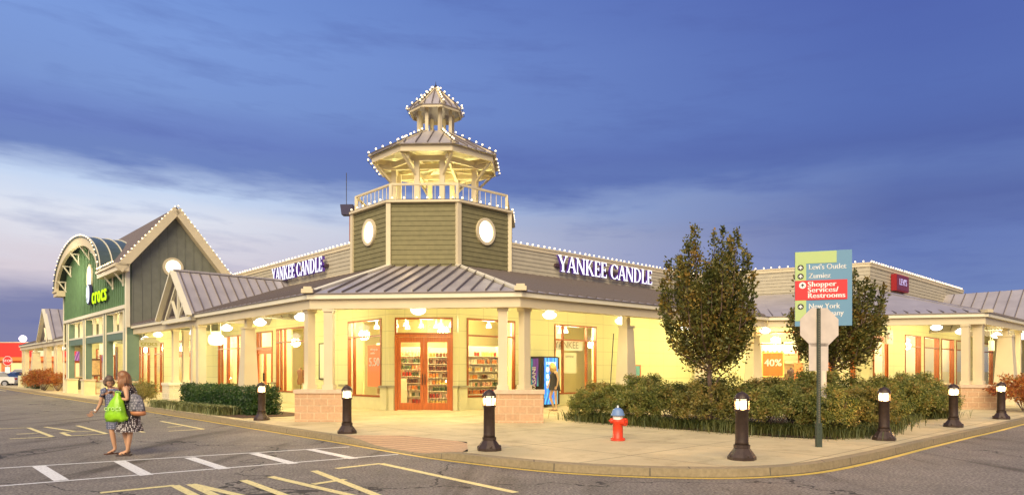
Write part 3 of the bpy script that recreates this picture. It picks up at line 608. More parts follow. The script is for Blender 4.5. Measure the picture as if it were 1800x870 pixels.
# porch gable on the left canopy
gs, gw, gz = 8.62, 2.0, 5.80
fr = NL + .28
apx, apb = LW.w(gs, fr, gz), LW.w(gs, .62, gz)
seam_roof(shopA, [LW.w(gs - gw, fr, EAVE + .02), LW.w(gs - gw, NL - .1, EAVE + .06), LW.w(gs, .62, gz), apx], ribs=.4) if False else None
def slope_pts(sgn):
    # lower edge runs up the valley where the gable meets the canopy roof
    f0 = LW.w(gs + sgn * gw, fr, EAVE + .02); b0 = LW.w(gs, .0, gz); v = LW.w(gs + sgn * .35, -.0, gz - .34)
    return f0, b0
for sgn in (-1, 1):
    e0 = LW.w(gs + sgn * gw, fr, EAVE + .0); e1 = LW.w(gs + sgn * gw, -.2, EAVE + .0)
    # full slope down to eave height; the part under the canopy roof is hidden inside it
    seam_roof(shopA, [e0, e1, LW.w(gs, -.2, gz), apx], 'gable_roof', .4)
MB().bar(apx, LW.w(gs, -.2, gz), .2, .07).build('ridge_cap', METAL, shopA)
tm = MB()
for sgn in (-1, 1):
    tm.bar(LW.w(gs + sgn * (gw + .06), fr + .03, EAVE - .1), LW.w(gs, fr + .03, gz - .06), .09, .22, up=(-q, -q, 0)); 
    tm.bar(LW.w(gs + sgn * (gw - .35), fr - .2, EAVE - .06), LW.w(gs, fr - .2, gz - .42), .1, .12, up=(-q, -q, 0))
    tm.bar(LW.w(gs + sgn * .1, fr - .2, EAVE - .1), LW.w(gs + sgn * .85, fr - .2, EAVE + .75), .09, .1, up=(-q, -q, 0))
tm.bar(LW.w(gs, fr - .2, EAVE - .1), LW.w(gs, fr - .2, gz - .4), .1, .1, up=(-q, -q, 0)); tm.bar(LW.w(gs - gw + .1, fr - .2, EAVE - .18), LW.w(gs + gw - .1, fr - .2, EAVE - .18), .14, .2, up=(-q, -q, 0))
tm.build('gable_truss', WHITE, shopA)
MB().fprism(LW, [(gs - gw + .5, EAVE), (gs + gw - .5, EAVE), (gs, gz - .55)], 3.6, 3.66).build('gable_infill', CEIL, shopA)

# tower
AP = 1.31 * (1 + math.sqrt(2)); TC = (-4.11, 24.81 + AP)
def octo(a, z, c=TC, rot=0): # a = side length; ring of eight points, first two are the front side, left to right
    r_ = a / (2 * math.sin(math.pi / 8)); return [(c[0] + r_ * math.cos(R(-112.5) + i * math.pi / 4), c[1] + r_ * math.sin(R(-112.5) + i * math.pi / 4), z) for i in range(8)]
TZ0, TZ1 = RTOP - .1, 7.86
mb = MB().hexa(octo(2.60, TZ0), octo(2.60, TZ1)); tower = mb.build('tower', OLIVE, shopA); tower['label'] = 'octagonal tower with olive lap siding and round windows'
T0 = octo(2.60, 0)
for i in range(8):
    a, b_ = Vector(T0[i]), Vector(T0[(i + 1) % 8]); d = (b_ - a).normalized(); n_ = (d.y, -d.x); f = Fr((a.x, a.y), (d.x, d.y), n_)
    if i in (2, 3, 4, 5, 6) and i not in (7, 1): pass
    mb = MB(); siding(mb, f, .06, 2.54, RTOP + .08, TZ1 - .1, .002, .178); mb.build('siding_panel', OLIVE, tower)
    if i in (0, 1, 7, 2, 6):
        MB().bar((a.x, a.y, TZ0), (a.x, a.y, TZ1 + .02), .17, .17, up=(n_[0], n_[1], 0)).build('corner_trim', TRIM, tower)
    if i in (1, 7):
        c_ = 1.3; z = 6.95; ring = []; mbr = MB(); k = 24; rx, rz = .47, .52
        inn = [(c_ + (rx - .11) * math.cos(t), z + (rz - .11) * math.sin(t)) for t in [2 * math.pi * j / k for j in range(k)]]; out_ = [(c_ + rx * math.cos(t), z + rz * math.sin(t)) for t in [2 * math.pi * j / k for j in range(k)]]
        for j in range(k):
            j2 = (j + 1) % k; mbr.fprism(f, [out_[j], out_[j2], inn[j2], inn[j]], .0, .10)
        o = mbr.build('round_window', TRIM, tower); MB().fprism(f, inn, .03, .045).build('glowing_pane', ROUNDG, o)
MB().hexa(octo(2.72, TZ1), octo(2.72, TZ1 + .08)).build('tower_deck', TRIM, tower)
rl = octo(2.50, TZ1 + .08); rt = octo(2.50, 8.58)
mb = MB()
for i in range(8):
    j = (i + 1) % 8; mb.bar(rt[i], rt[j], .09, .07); mb.bar(rl[i], rt[i], .11)
    for k in range(1, 9):
        p = Vector(rl[i]).lerp(Vector(rl[j]), k / 9); mb.bar(p, p + Vector((0, 0, 8.56 - TZ1 - .08)), .022)
mb.build('tower_railing', TRIM, tower)
ptsP = [(.5, -1.65), (1.65, -.5), (1.65, .5), (.5, 1.65), (-.5, 1.65), (-1.65, .5), (-1.65, -.5), (-.5, -1.65)]
PZ = 10.28; oe = octo(2.06, PZ); ob = octo(1.98, PZ - .42)
for i, (x, y) in enumerate(ptsP):
    p = (TC[0] + x, TC[1] + y); MB().box((p[0], p[1], (TZ1 + PZ - .3) / 2), (.2, .2, PZ - .3 - TZ1)).build('tower_post', TRIM, tower)
    mb = MB()
    for tgt in octo(1.9, PZ - .3):
        if math.hypot(tgt[0] - p[0], tgt[1] - p[1]) < 1.15: mb.bar((p[0], p[1], PZ - 1.05), tgt, .09)
    if mb.v: mb.build('brace', TRIM, tower)
mb = MB()
for i in range(8):
    j = (i + 1) % 8; a, b_ = octo(2.0, PZ - .13)[i], octo(2.0, PZ - .13)[j]; mb.bar(a, b_, .07, .26)
    a, b_ = octo(1.42, PZ - .32)[i], octo(1.42, PZ - .32)[j]; mb.bar(a, b_, .1, .2)
for i in range(4): mb.bar(octo(1.95, PZ - .2)[i], octo(1.95, PZ - .2)[i + 4], .1, .18)
for k in (-.75, .75):
    mb.bar((TC[0] + k, TC[1] - 2.2, PZ - .36), (TC[0] + k, TC[1] + 2.2, PZ - .36), .1, .2); mb.bar((TC[0] - 2.2, TC[1] + k, PZ - .37), (TC[0] + 2.2, TC[1] + k, PZ - .37), .1, .2)
mb.build('roof_framing', TRIM, tower)
def octo_roof(a0, z0, a1, z1, name, ribs):
    A, B = octo(a0, z0), octo(a1, z1)
    for i in range(8):
        j = (i + 1) % 8; seam_roof(tower, [A[i], A[j], B[j], B[i]], name, ribs, .04)
        MB().bar(A[i], B[i], .13, .05).build('hip_cap', TRIM, tower)
octo_roof(2.14, PZ, .62, 11.38, 'pavilion_roof', .45)
MB().hexa(octo(2.0, PZ + .03), octo(.9, PZ + .62)).build('roof_lining', CEIL, tower)
for i, p in enumerate(octo(.54, 0)): MB().box((p[0], p[1], (11.2 + 12.36) / 2), (.13, .13, 1.16), rz=R(45 * i)).build('cupola_post', TRIM, tower)
mb = MB()
for i in range(8): mb.bar(octo(.84, 12.32)[i], octo(.84, 12.32)[(i + 1) % 8], .05, .14)
mb.build('cupola_beam', TRIM, tower)
octo_roof(.90, 12.36, .05, 13.42, 'cupola_roof', .3)
MB().lathe([(.05, 0), (.07, .08), (.02, .16), (.005, .3)], (*TC, 13.40), 8).build('finial', BLACK, tower)
ring = octo(2.70, TZ1 + .09); light_string(ring + [ring[0]], 'string of white bulbs round the deck ledge under the tower railing', .44)
A, B = octo(2.16, PZ + .05), octo(.66, 11.42)
for nm, i in (('front left', 0), ('front right', 1), ('right', 2), ('left', 7)): light_string([A[i], B[i]], 'string of bulbs on the %s ridge of the lower tower roof' % nm, .33, .05)
mb_r = octo(2.16, PZ - .2); light_string([mb_r[2], mb_r[3], mb_r[4], mb_r[5], mb_r[6], mb_r[7]], 'string of bulbs hanging round the back eave of the lower tower roof', .5)
A, B = octo(.95, 12.40), octo(.08, 13.42)
for nm, i in (('front left', 0), ('front right', 1), ('right', 2), ('left', 7)): light_string([A[i], B[i]], 'string of bulbs on the %s ridge of the small cupola roof' % nm, .27, .03)
light_string([A[2], A[3], A[4], A[5], A[6], A[7]], 'string of bulbs round the back eave of the small cupola roof', .5)
for dx, dy, z in ((0, 0, 8.25), (.9, .9, 8.2), (-.9, .9, 8.2)): lamp((TC[0] + dx, TC[1] + dy, z), 62, (1, .93, .50), .15, 'tower_floodlight', None)
lamp((TC[0], TC[1], 11.62), 10, (1, .85, .5), .1, 'cupola_light', None)
lamp((TC[0] - .4, 23.6, 5.75), 9, (1, .72, .35), .4, 'bulb_string_light', None)
# antenna box beside the tower
r_ = root('antenna_box', 'dark speaker box with tall thin antenna on the roof left of the tower', 'antenna', (*at(611, 28.3), 7.0)); x, y = at(611, 28.3)
mb = MB().hexa([(x - .22, y - .15, 8.16), (x + .26, y - .15, 8.16), (x + .26, y + .2, 8.16), (x - .22, y + .2, 8.16)], [(x - .27, y - .18, 8.58), (x + .27, y - .18, 8.58), (x + .27, y + .22, 8.58), (x - .27, y + .22, 8.58)]); mb.build('box_housing', mat('navy_plastic', (.03, .025, .07), .6), r_)
MB().tube([(x - .05, y, 8.58), (x - .05, y, 9.95)], .014, 6).build('antenna_rod', BLACK, r_); MB().tube([(x + .12, y, 6.6), (x + .12, y, 8.2)], .05, 8).build('mount_pole', mat('red_brown_metal', (.3, .1, .06), .6), r_)

# ---------------------------------------------------------------- serif sign letters
def glyph(ch):
    S = []; T, t, se = .155, .07, .055
    def st(x0, y0, x1, y1, w_): S.append([(x0 - w_ / 2, y0), (x0 + w_ / 2, y0), (x1 + w_ / 2, y1), (x1 - w_ / 2, y1)])
    def sf(x, y, w_=.30): S.append([(x - w_ / 2, y), (x + w_ / 2, y), (x + w_ / 2, y + se), (x - w_ / 2, y + se)])
    def arc(cx, rx, a0, a1, thick, n=12):
        for i in range(n):
            P = []
            for a in (a0 + (a1 - a0) * i / n, a0 + (a1 - a0) * (i + 1) / n):
                P.append(a)
            f = lambda a, k: (cx + (rx - k * thick * (.35 + .65 * abs(math.cos(a)))) * math.cos(a), .5 + (.5 - k * .055) * math.sin(a))
            S.append([f(P[0], 0), f(P[1], 0), f(P[1], 1), f(P[0], 1)])
    if ch == 'Y': st(.10, 1, .40, .45, T); st(.72, 1, .44, .45, t); st(.42, 0, .42, .48, T); sf(.12, 1 - se, .3); sf(.72, 1 - se, .24); sf(.42, 0); w_ = .84
    if ch == 'A': st(.08, 0, .40, 1, t); st(.72, 0, .42, 1, T); st(.40, .32, .40, .38, .40); sf(.08, 0, .24); sf(.72, 0, .28); w_ = .84
    if ch == 'N': st(.12, 0, .12, 1, t); st(.12, 1, .74, 0, T); st(.74, 0, .74, 1, t); sf(.10, 0, .24); sf(.10, 1 - se, .24); sf(.74, 1 - se, .24); w_ = .92
    if ch == 'K': st(.16, 0, .16, 1, T); st(.24, .45, .62, 1, t); st(.36, .58, .72, 0, T); sf(.16, 0); sf(.16, 1 - se); sf(.62, 1 - se, .22); sf(.74, 0, .26); w_ = .88
    if ch in 'EL':
        st(.16, 0, .16, 1, T); sf(.16, 1 - se) if ch == 'L' else None; S.append([(.06, 0), (.60, 0), (.60, .06), (.06, .06)]); S.append([(.55, .06), (.60, .06), (.61, .24), (.585, .24)])
        if ch == 'E': S.append([(.06, .94), (.58, .94), (.58, 1), (.06, 1)]); S.append([(.53, .78), (.58, .78), (.58, .94), (.53, .94)]); S.append([(.24, .48), (.46, .48), (.46, .54), (.24, .54)]); S.append([(.44, .40), (.48, .40), (.48, .62), (.44, .62)])
        w_ = .68
    if ch == 'C': arc(.44, .42, R(42), R(318), .17, 18); S.append([(.72, .70), (.77, .70), (.77, .95), (.74, .95)]); S.append([(.72, .30), (.77, .30), (.77, .05), (.74, .05)]); w_ = .86
    if ch == 'D': st(.16, 0, .16, 1, T); arc(.30, .52, R(-90), R(90), .17, 14); S.append([(.06, 0), (.32, 0), (.32, .055), (.06, .055)]); S.append([(.06, .945), (.32, .945), (.32, 1), (.06, 1)]); w_ = .90
    if ch == ' ': w_ = .34
    return S, w_
SIGNW = glow('sign_letter_face', (.97, .95, 1.0), 1.1); SIGNP = mat('sign_purple_side', (.06, .02, .16), .5, emit=(.12, .05, .40), es=.22); RACE = mat('sign_raceway', (.06, .03, .04), .6)
def serif_sign(f, s_start, s_end, z0, h, label, sgn):
    word = 'YANKEE CANDLE'; tot = sum(glyph(c)[1] for c in word); L_ = abs(s_end - s_start); k = L_ / (tot + .1)
    r_ = root('shop_sign', label, 'sign', f.w(s_start, .3, z0)); x = 0
    MB().fb(f, min(s_start, s_end), max(s_start, s_end), .03, .16, z0 + h * .3, z0 + h * .5).build('raceway', RACE, r_)
    for ch in word:
        S, w_ = glyph(ch)
        if S:
            mb = MB()
            for i, poly in enumerate(S):
                P = [(s_start + sgn * (x + a) * k, z0 + b_ * h) for a, b_ in poly]; e = .0012 * (i % 5)
                mb.fprism(f, P, .16 + e, .285 + e, 1); mb.fprism(f, P, .287 + e, .30 + e, 0)
            mb.build('letter', [SIGNW, SIGNP], r_)
        x += w_
    return r_
serif_sign(RW, 5.15, 11.95, 5.80, .68, 'white serif channel letters with purple sides on the parapet right of the tower', 1)
serif_sign(LW, 9.62, 4.55, 5.80, .62, 'white serif channel letters with purple sides on the parapet left of the tower', -1)

# ---------------------------------------------------------------- green gabled shop
shopB = root('gabled_shop', 'green board and batten shop with arched front and bulb-lit gable', 'shop', LW.w(24, 4.9, GZ))
BN = 4.9; S0, S1 = 16.03, 31.9; BT = 6.9; BB = 4.84
def arch_z(s_): # upper edge of the front boards
    c_, hw = 25.6, 5.9; t = (s_ - c_) / hw
    return BT + (2.15 * math.sqrt(max(0, 1 - t * t)) if abs(t) < 1 else 0)
k = 60; poly = [(S0, BB)] + [(S1, BB)] + [(S1 - (S1 - S0) * i / k, arch_z(S1 - (S1 - S0) * i / k)) for i in range(k + 1)]
mb = MB(); 
for i in range(k):
    a, b_ = S0 + (S1 - S0) * i / k, S0 + (S1 - S0) * (i + 1) / k; mb.fprism(LW, [(a, BB), (b_, BB), (b_, arch_z(b_)), (a, arch_z(a))], BN - .2, BN)
x = S0 + .35
while x < S1 - .2: mb.fb(LW, x - .03, x + .03, BN + .001, BN + .045, BB + .02, arch_z(x) - .03); x += .40
mb.build('board_front', GREEN, shopB)
# side gable facing the corner shop
SW = Fr(LW.w(S0, BN)[:2], (q, q), (q, -q))   # u inward, n towards the corner shop
mb = MB(); gp = [(0.0, 3.75), (4.4, 3.75), (4.4, 6.85), (2.2, 9.62), (0.0, 6.85)]; mb.fprism(SW, gp, -.2, 0)
x = .25
while x < 4.3:
    zt = 6.85 + 2.77 * (1 - abs(x - 2.2) / 2.2); mb.fb(SW, x - .02, x + .02, .001, .022, 3.8, zt - .05); x += .41
mb.build('board_gable', GREYG, shopB)
MB().fprism(SW, [(0.0, GZ), (.55, GZ), (.55, 3.76), (0, 3.76)], -.5, -.003).build('green_return', GREENP, shopB)
MB().fb(LW, S1, S1 + .2, 0, BN, 3.5, 6.9).fb(LW, S0, S1, .05, .25, 4.8, 6.9).build('rear_wall', GREYG, shopB)
MB().fb(LW, S0 - .02, S0 + .16, BN + .002, BN + .06, GZ, BT + .02).fb(LW, S1 - .16, S1 + .03, BN + .002, BN + .06, GZ, BT).fb(LW, S0 + .16, S1 - .16, BN + .002, BN + .09, BB - .12, BB + .06).build('front_trim', WHITE, shopB)
MB().fb(SW, -.05, .13, .002, .05, 3.78, 6.8).build('corner_trim', WHITE, shopB)
# main roof: ridge runs along s
def rp(u, s_, z): p = SW.w(u, S0 - s_, z); return p   # s_ = LW s coordinate
def roof_slab(name, u0, z0, u1, z1, s0, s1, t=.14, m=SHING):
    a = [LW.w(s0, BN - u0, z0), LW.w(s1, BN - u0, z0), LW.w(s1, BN - u1, z1), LW.w(s0, BN - u1, z1)]; b_ = [(p[0], p[1], p[2] - t) for p in a]
    return MB().hexa(b_, a).build(name, m, shopB)
roof_slab('shingle_roof', -.42, 6.72, 2.2, 10.02, S0 - .38, 19.7); roof_slab('shingle_roof', .25, 7.564, 2.2, 10.021, 19.7, S1 + .3); roof_slab('shingle_roof', 4.85, 6.72, 2.2, 10.018, S0 - .38, S1 + .3)
mb = MB()
for (u0, z0), (u1, z1) in (((-.46, 6.55), (2.2, 9.87)), ((4.9, 6.52), (2.2, 9.86))):
    A, B_ = LW.w(S0 - .42, BN - u0, z0), LW.w(S0 - .42, BN - u1, z1); mb.bar(A, B_, .10, .40, up=(q, -q, 0) if False else (0, 0, 1))
mb.build('bargeboard', TRIM, shopB)
mb = MB()
for (u0, z0), (u1, z1) in (((-.3, 6.45), (2.2, 9.6)), ((4.75, 6.45), (2.2, 9.6))): mb.bar(LW.w(S0 - .2, BN - u0, z0), LW.w(S0 - .2, BN - u1, z1), .42, .05)
mb.build('soffit', TRIM, shopB)
MB().fb(LW, S0 - .45, 19.9, BN, BN + .52, 6.50, 6.74).fb(LW, S0 - .47, 19.9, BN - .02, BN + .60, 6.74, 6.86).build('eave_return', TRIM, shopB)
MB().fb(LW, 31.2, S1 + .5, BN, BN + .52, 6.50, 6.74).fb(LW, 31.2, S1 + .5, BN - .02, BN + .60, 6.74, 6.86).build('eave_return', TRIM, shopB)
# arched barrel dormer
def arc_pts(c_, hw, hh, z0, n=26): return [(c_ + hw * math.cos(math.pi * i / n), z0 + hh * math.sin(math.pi * i / n)) for i in range(n + 1)]
Ao, Ai = arc_pts(25.6, 6.35, 2.62, 6.75), arc_pts(25.6, 5.85, 2.15, 6.75); mb = MB(); mc = MB()
for i in range(26):
    mb.fprism(LW, [Ao[i], Ao[i + 1], Ai[i + 1], Ai[i]], BN + .38, BN + .55); mc.hexa([LW.w(p[0], BN + .6, p[1]) for p in (Ao[i], Ao[i + 1])] + [LW.w(p[0], BN - 2.4, p[1]) for p in (Ao[i + 1], Ao[i])], [LW.w(p[0], BN + .6, p[1] + .07) for p in (Ao[i], Ao[i + 1])] + [LW.w(p[0], BN - 2.4, p[1] + .07) for p in (Ao[i + 1], Ao[i])])
mb.build('arch_fascia', TRIM, shopB)
for nn_ in (-1.9, -1.3, -.7, -.1, .5):
    for i in range(26): mc.bar(LW.w(Ao[i][0], BN + nn_, Ao[i][1] + .09), LW.w(Ao[i + 1][0], BN + nn_, Ao[i + 1][1] + .09), .05, .05, 1)
mc.build('barrel_roof', [mat('green_metal', (.10, .14, .125), .4, .4, var=.1), WHITE], shopB)
for i in range(3, 24, 4):
    a, b_ = Ai[i]; MB().bar(LW.w(a, BN, b_ - .75), LW.w(a, BN + .45, b_ - .1), .07).bar(LW.w(a, BN + .05, b_ - .7), LW.w(a, BN + .05, b_ - .05), .07).bar(LW.w(a, BN, b_ - .1), LW.w(a, BN + .5, b_ - .1), .07).build('bracket', WHITE, shopB)
for a in (16.5, 18.6): MB().bar(LW.w(a, BN, 5.9), LW.w(a, BN + .45, 6.5), .07).bar(LW.w(a, BN + .05, 5.85), LW.w(a, BN + .05, 6.5), .07).build('bracket', WHITE, shopB)
# oval window, logo and sign
def oval(f, c_, z, rx, rz, n0, n1, k=28): return MB().fprism(f, [(c_ + rx * math.cos(2 * math.pi * i / k), z + rz * math.sin(2 * math.pi * i / k)) for i in range(k)], n0, n1)
o = oval(LW, 24.0, 6.98, .62, .82, BN + .0, BN + .09).build('oval_window', TRIM, shopB); oval(LW, 24.0, 6.98, .47, .67, BN + .092, BN + .10).build('glowing_pane', ROUNDG, o)
o = oval(SW, 2.12, 6.95, .50, .50, 0, .08).build('round_window', TRIM, shopB); oval(SW, 2.12, 6.95, .36, .36, .082, .09).build('glowing_pane', ROUNDG, o)
LIME = glow('lime_letter_face', (.55, .85, .02), 1.1); GR2 = mat('dark_sign_side', (.03, .05, .02), .6)
r_ = root('shop_sign', 'lime green rounded channel letters on the green arched front', 'sign', LW.w(21.2, BN + .2, 5.7)); mb = MB(); put(mb, text_mesh('crocs', 1.35, .03, 1.16), LW.w(21.2, BN + .16, 5.80), (q, -q), bold=.012); mb.build('letter_row', LIME, r_)
mb = MB(); put(mb, text_mesh('crocs', 1.36, .07, 1.15), LW.w(21.15, BN + .09, 5.78), (q, -q), bold=.02); mb.build('letter_return', GR2, r_)
oval(LW, 23.45, 5.98, .42, .60, BN + .1, BN + .24).build('logo_disc', mat('navy_sign', (.03, .03, .10), .5), r_); oval(LW, 23.45, 6.0, .34, .52, BN + .25, BN + .27).build('logo_face', glow('logo_white', (.85, .9, 1), 1.1), r_); oval(LW, 23.5, 5.72, .10, .11, BN + .275, BN + .28).build('logo_dot', BLACK, r_)
# arcade columns, clerestory
for a, w_ in ((S0 + .16, .5), (20.3, .62), (25.4, .62), (30.4, .62)):
    MB().fb(LW, a, a + w_, BN - .34, BN - .02, 1.1, BB - .1).build('arcade_column', GREENP, shopB); MB().fb(LW, a + w_ * .0 + .002, a + .12, BN - .018, BN + .03, 1.1, BB - .12).fb(LW, a + w_ - .12, a + w_, BN - .018, BN + .03, 1.1, BB - .12).build('column_trim', WHITE, shopB)
    MB().fb(LW, a - .12, a + w_ + .12, BN - .5, BN + .1, GZ, 1.0).build('column_plinth', STUCCO, shopB); MB().fb(LW, a - .16, a + w_ + .16, BN - .54, BN + .14, 1.0, 1.1).build('plinth_cap', CAPST, shopB)
for a, b_ in ((16.8, 20.3), (20.95, 25.4), (26.05, 30.4)):
    MB().fb(LW, a, b_, BN - .3, BN - .05, 3.2, 3.56).build('transom_beam', GREENP, shopB); mb = MB().fb(LW, a, b_, BN - .3, BN - .03, 3.563, 3.66).fb(LW, a, b_, BN - .3, BN - .03, 4.62, 4.72)
    for i in range(1, 3): x = a + (b_ - a) * i / 3; mb.fb(LW, x - .05, x + .05, BN - .26, BN - .1, 3.66, 4.62)
    mb.build('clerestory_frame', WHITE, shopB)
MB().quad(LW.w(S0, .05, 4.8), LW.w(S1, .05, 4.8), LW.w(S1, BN - .3, 4.8), LW.w(S0, BN - .3, 4.8)).build('arcade_ceiling', CEIL, shopB)
mb = MB(); wall(mb, LW, 16, 54, GZ, 4.8, -.25, 0, [(16.0, 17.4, .5, 3.5)] + [w_ for w_ in winL if w_[0] > 18]); mb.build('shop_wall', WALL, shopB)
window(shopB, LW, 16.02, 17.4, .5, 3.5, mull=(16.9,), trans=2.8)
window(shopB, LW, 21.3, 25.6, 2.75, 3.5, mull=(22.0, 24.9)); door(shopB, LW, 22.0, 24.9, 2.66, leaves=2); MB().fb(LW, 21.3, 21.98, -.1, .03, GZ, 2.7).fb(LW, 24.92, 25.6, -.1, .03, GZ, 2.7).build('side_panel', WOOD, shopB)
window(shopB, LW, 27.5, 29.5, GZ, 3.5, mull=(28.2,), trans=2.75); window(shopB, LW, 30.6, 33.4, GZ, 3.5, mull=(31.2, 32.6), trans=2.75); door(shopB, LW, 33.5, 36.1, 2.7)
window(shopB, LW, 39.5, 42, .6, 3.5, mull=(40.7,), trans=2.8); window(shopB, LW, 44, 47, .6, 3.5, mull=(45.5,), trans=2.8)
MB().quad(LW.w(16, -2.7, GZ), LW.w(54, -2.7, GZ), LW.w(54, -2.7, 4), LW.w(16, -2.7, 4)).quad(LW.w(16, -4, 4), LW.w(54, -4, 4), LW.w(54, -.25, 4), LW.w(16, -.25, 4)).build('interior_wall', INT, shopB)
for a in (17.5, 23.5, 29, 35, 41, 46): lamp(LW.w(a, -1.8, 3.3), LAMP * 3.0, (1, .84, .58), .3, 'interior_light')
light_string([LW.w(S0 - .45, BN + .42, 6.92), LW.w(S0 - .45, BN - 2.2, 10.08)], 'string of warm bulbs up the left slope of the green gable', .24, .1)
light_string([LW.w(S0 - .45, BN - 2.2, 10.08), LW.w(S0 - .45, BN - 4.9, 6.82)], 'string of warm bulbs down the right slope of the green gable', .24, .1)
light_string([LW.w(16.0, BN + .62, 6.9), LW.w(19.6, BN + .62, 6.9)], 'short string of warm bulbs on the eave beside the arch', .35, .1)
light_string([LW.w(p[0], BN + .62, p[1] + .06) for p in Ao], 'string of bulbs round the curved edge of the arched roof', .45)
lamp(LW.w(25.6, BN + 1.8, 7.4), 210, (1, .88, .62), .5, 'arch_floodlight')

# ---------------------------------------------------------------- far canopy, left of the green shop
shopC = root('far_canopy', 'distant cream canopy with small metal-roofed gable left of the green shop', 'canopy', LW.w(43, NL, GZ))
def run_line(f, a, b_, n_): return [f.w(a, n_)[:2], f.w(b_, n_)[:2]]
run_beam(shopC, run_line(LW, 53.8, 32.0, NL)); run_beam(shopC, [LW.w(53.8, 0)[:2], LW.w(53.8, NL)[:2]])
seam_roof(shopC, [LW.w(53.9, NL + .1, EAVE), LW.w(32, NL + .1, EAVE), LW.w(32, 0, RTOP), LW.w(50, 0, RTOP)]); seam_roof(shopC, [LW.w(53.9, -.5, EAVE), LW.w(53.9, NL + .1, EAVE), LW.w(50, 0, RTOP), LW.w(50, -.6, RTOP)])
MB().quad(LW.w(32, 0, 4.3), LW.w(53.5, 0, 4.3), LW.w(53.5, NL - .1, 3.8), LW.w(32, NL - .1, 3.8)).build('canopy_ceiling', CEIL, shopC)
for sgn in (-1, 1): seam_roof(shopC, [LW.w(39.3 + sgn * 2.6, NL + .25, EAVE), LW.w(39.3 + sgn * 2.6, 0, EAVE), LW.w(39.3, 0, 6.25), LW.w(39.3, NL + .25, 6.25)], 'gable_roof', .55)
MB().fprism(LW, [(37.0, EAVE - .2), (41.6, EAVE - .2), (39.3, 6.05)], NL - .1, NL).build('gable_infill', CEIL, shopC)
tm = MB()
for sgn in (-1, 1): tm.bar(LW.w(39.3 + sgn * 2.65, NL + .3, EAVE - .1), LW.w(39.3, NL + .3, 6.18), .1, .26, up=(-q, -q, 0)); tm.bar(LW.w(39.3 + sgn * .1, NL + .1, EAVE - .1), LW.w(39.3 + sgn * 1.1, NL + .1, EAVE + .95), .1, up=(-q, -q, 0))
tm.bar(LW.w(39.3, NL + .1, EAVE - .1), LW.w(39.3, NL + .1, 5.9), .1, up=(-q, -q, 0)); tm.build('gable_truss', WHITE, shopC)
for a in (53.2, 51.9, 41.9, 41.0, 37.6, 36.7): post(shopC, LW.w(a, NL - .25), .34, GZ, BEAM0 + .02, R(45))
tapered(shopC, LW.w(46.9, NL - .25), R(45), .9, .5); MB().fb(LW, 52.6, 54.2, NL - 1, NL + .1, GZ, 1.15).build('masonry_pier', STUCCO, shopC); MB().fb(LW, 40.3, 42.4, NL - .7, NL + .1, GZ, 1.1).build('masonry_pier', STUCCO, shopC)

# ---------------------------------------------------------------- right hand outlet shop
shopD = root('outlet_shop', 'cream outlet shop with blue-grey metal canopy at the right', 'shop', (*Q, GZ))
f0, f1 = Vector((8.87, 35.74)), Vector(Q); d = (f1 - f0).normalized(); FW = Fr((f0.x, f0.y), (d.x, d.y), (d.y, -d.x)); FL = (f1 - f0).length
W2 = Fr(Q, (q, q), (q, -q))
mb = MB(); wall(mb, FW, -.3, FL, GZ, 4.5, -.25, 0, [(2.6, 4.75, .9, 3.55), (6.0, 7.2, GZ, 3.3)]); mb.build('shop_wall', WALL, shopD)
hw = [(5.0, 7.6), (8.2, 11.0), (11.5, 14.1), (14.6, 17.5), (20, 24)]
mb = MB(); wall(mb, W2, 0, 60, GZ, 4.5, -.25, 0, [(.4, 2.4, GZ, 3.3)] + [(a, b_, .5, 3.5) for a, b_ in hw]); mb.build('shop_wall', WALL, shopD)
window(shopD, FW, 2.6, 4.75, .9, 3.55, trans=2.95); door(shopD, FW, 6.0, 7.2, 3.2, leaves=1); door(shopD, W2, .4, 2.4, 3.2, leaves=1)
for a, b_ in hw: window(shopD, W2, a, b_, .5, 3.5, mull=(b_ - .55,), trans=2.9)
wains(shopD, W2, [(4.3, 4.95), (7.65, 8.15), (11.05, 11.45)])
for f, s0, s1 in ((FW, -.2, FL), (W2, 0, 16.2)):
    mb = MB(); mb.fb(f, s0, s1, -.3, -.004, RTOP - .9, PTOP - .03); siding(mb, f, s0, s1, RTOP - .02, PTOP - .16, 0, .165); mb.build('parapet_wall', BEIGE, shopD)
    MB().fb(f, s0, s1 + (.05 if f is FW else 0), -.36, .07, PTOP - .03, PTOP + .03).fb(f, s0, s1, .002, .045, PTOP - .16, PTOP - .032).build('parapet_coping', TRIM, shopD)
light_string([(*FW.w(.2, 0)[:2], PTOP + .03), (*Q, PTOP + .03)], 'string of white bulbs along the outlet shop front parapet', .38); light_string([(*Q, PTOP + .03), W2.w(16, 0, PTOP + .03)], 'string of white bulbs along the outlet shop parapet receding right', .33)
K2 = W2.w(45, 5.15); Ke = (Kp[0], Kp[1])
run_beam(shopD, [J, Kp, K2[:2]])
RT2 = 5.42
seam_roof(shopD, [(*J, EAVE), (Kp[0], Kp[1] - .08, EAVE), (*Q, RT2), (*FW.w(0, 0)[:2], RT2)]); seam_roof(shopD, [(Kp[0] + .03, Kp[1] - .1, EAVE), (K2[0] + .05, K2[1] - .05, EAVE), W2.w(45, 0, RT2), (*Q, RT2)])
MB().bar((*Kp, EAVE + .02), (*Q, RT2 + .03), .2, .05).build('hip_cap', METAL, shopD); MB().box((Kp[0], Kp[1] - .03, EAVE + .05), (.3, .3, .12), rz=R(20)).build('corner_cap', TRIM, shopD)
MB().quad((*J, 3.86), (*Kp, 3.86), (*Q, 4.4), (*FW.w(0, 0)[:2], 4.4)).quad((*Kp, 3.86), (K2[0], K2[1], 3.86), W2.w(45, 0, 4.4), (*Q, 4.4)).build('canopy_ceiling', CEIL, shopD)
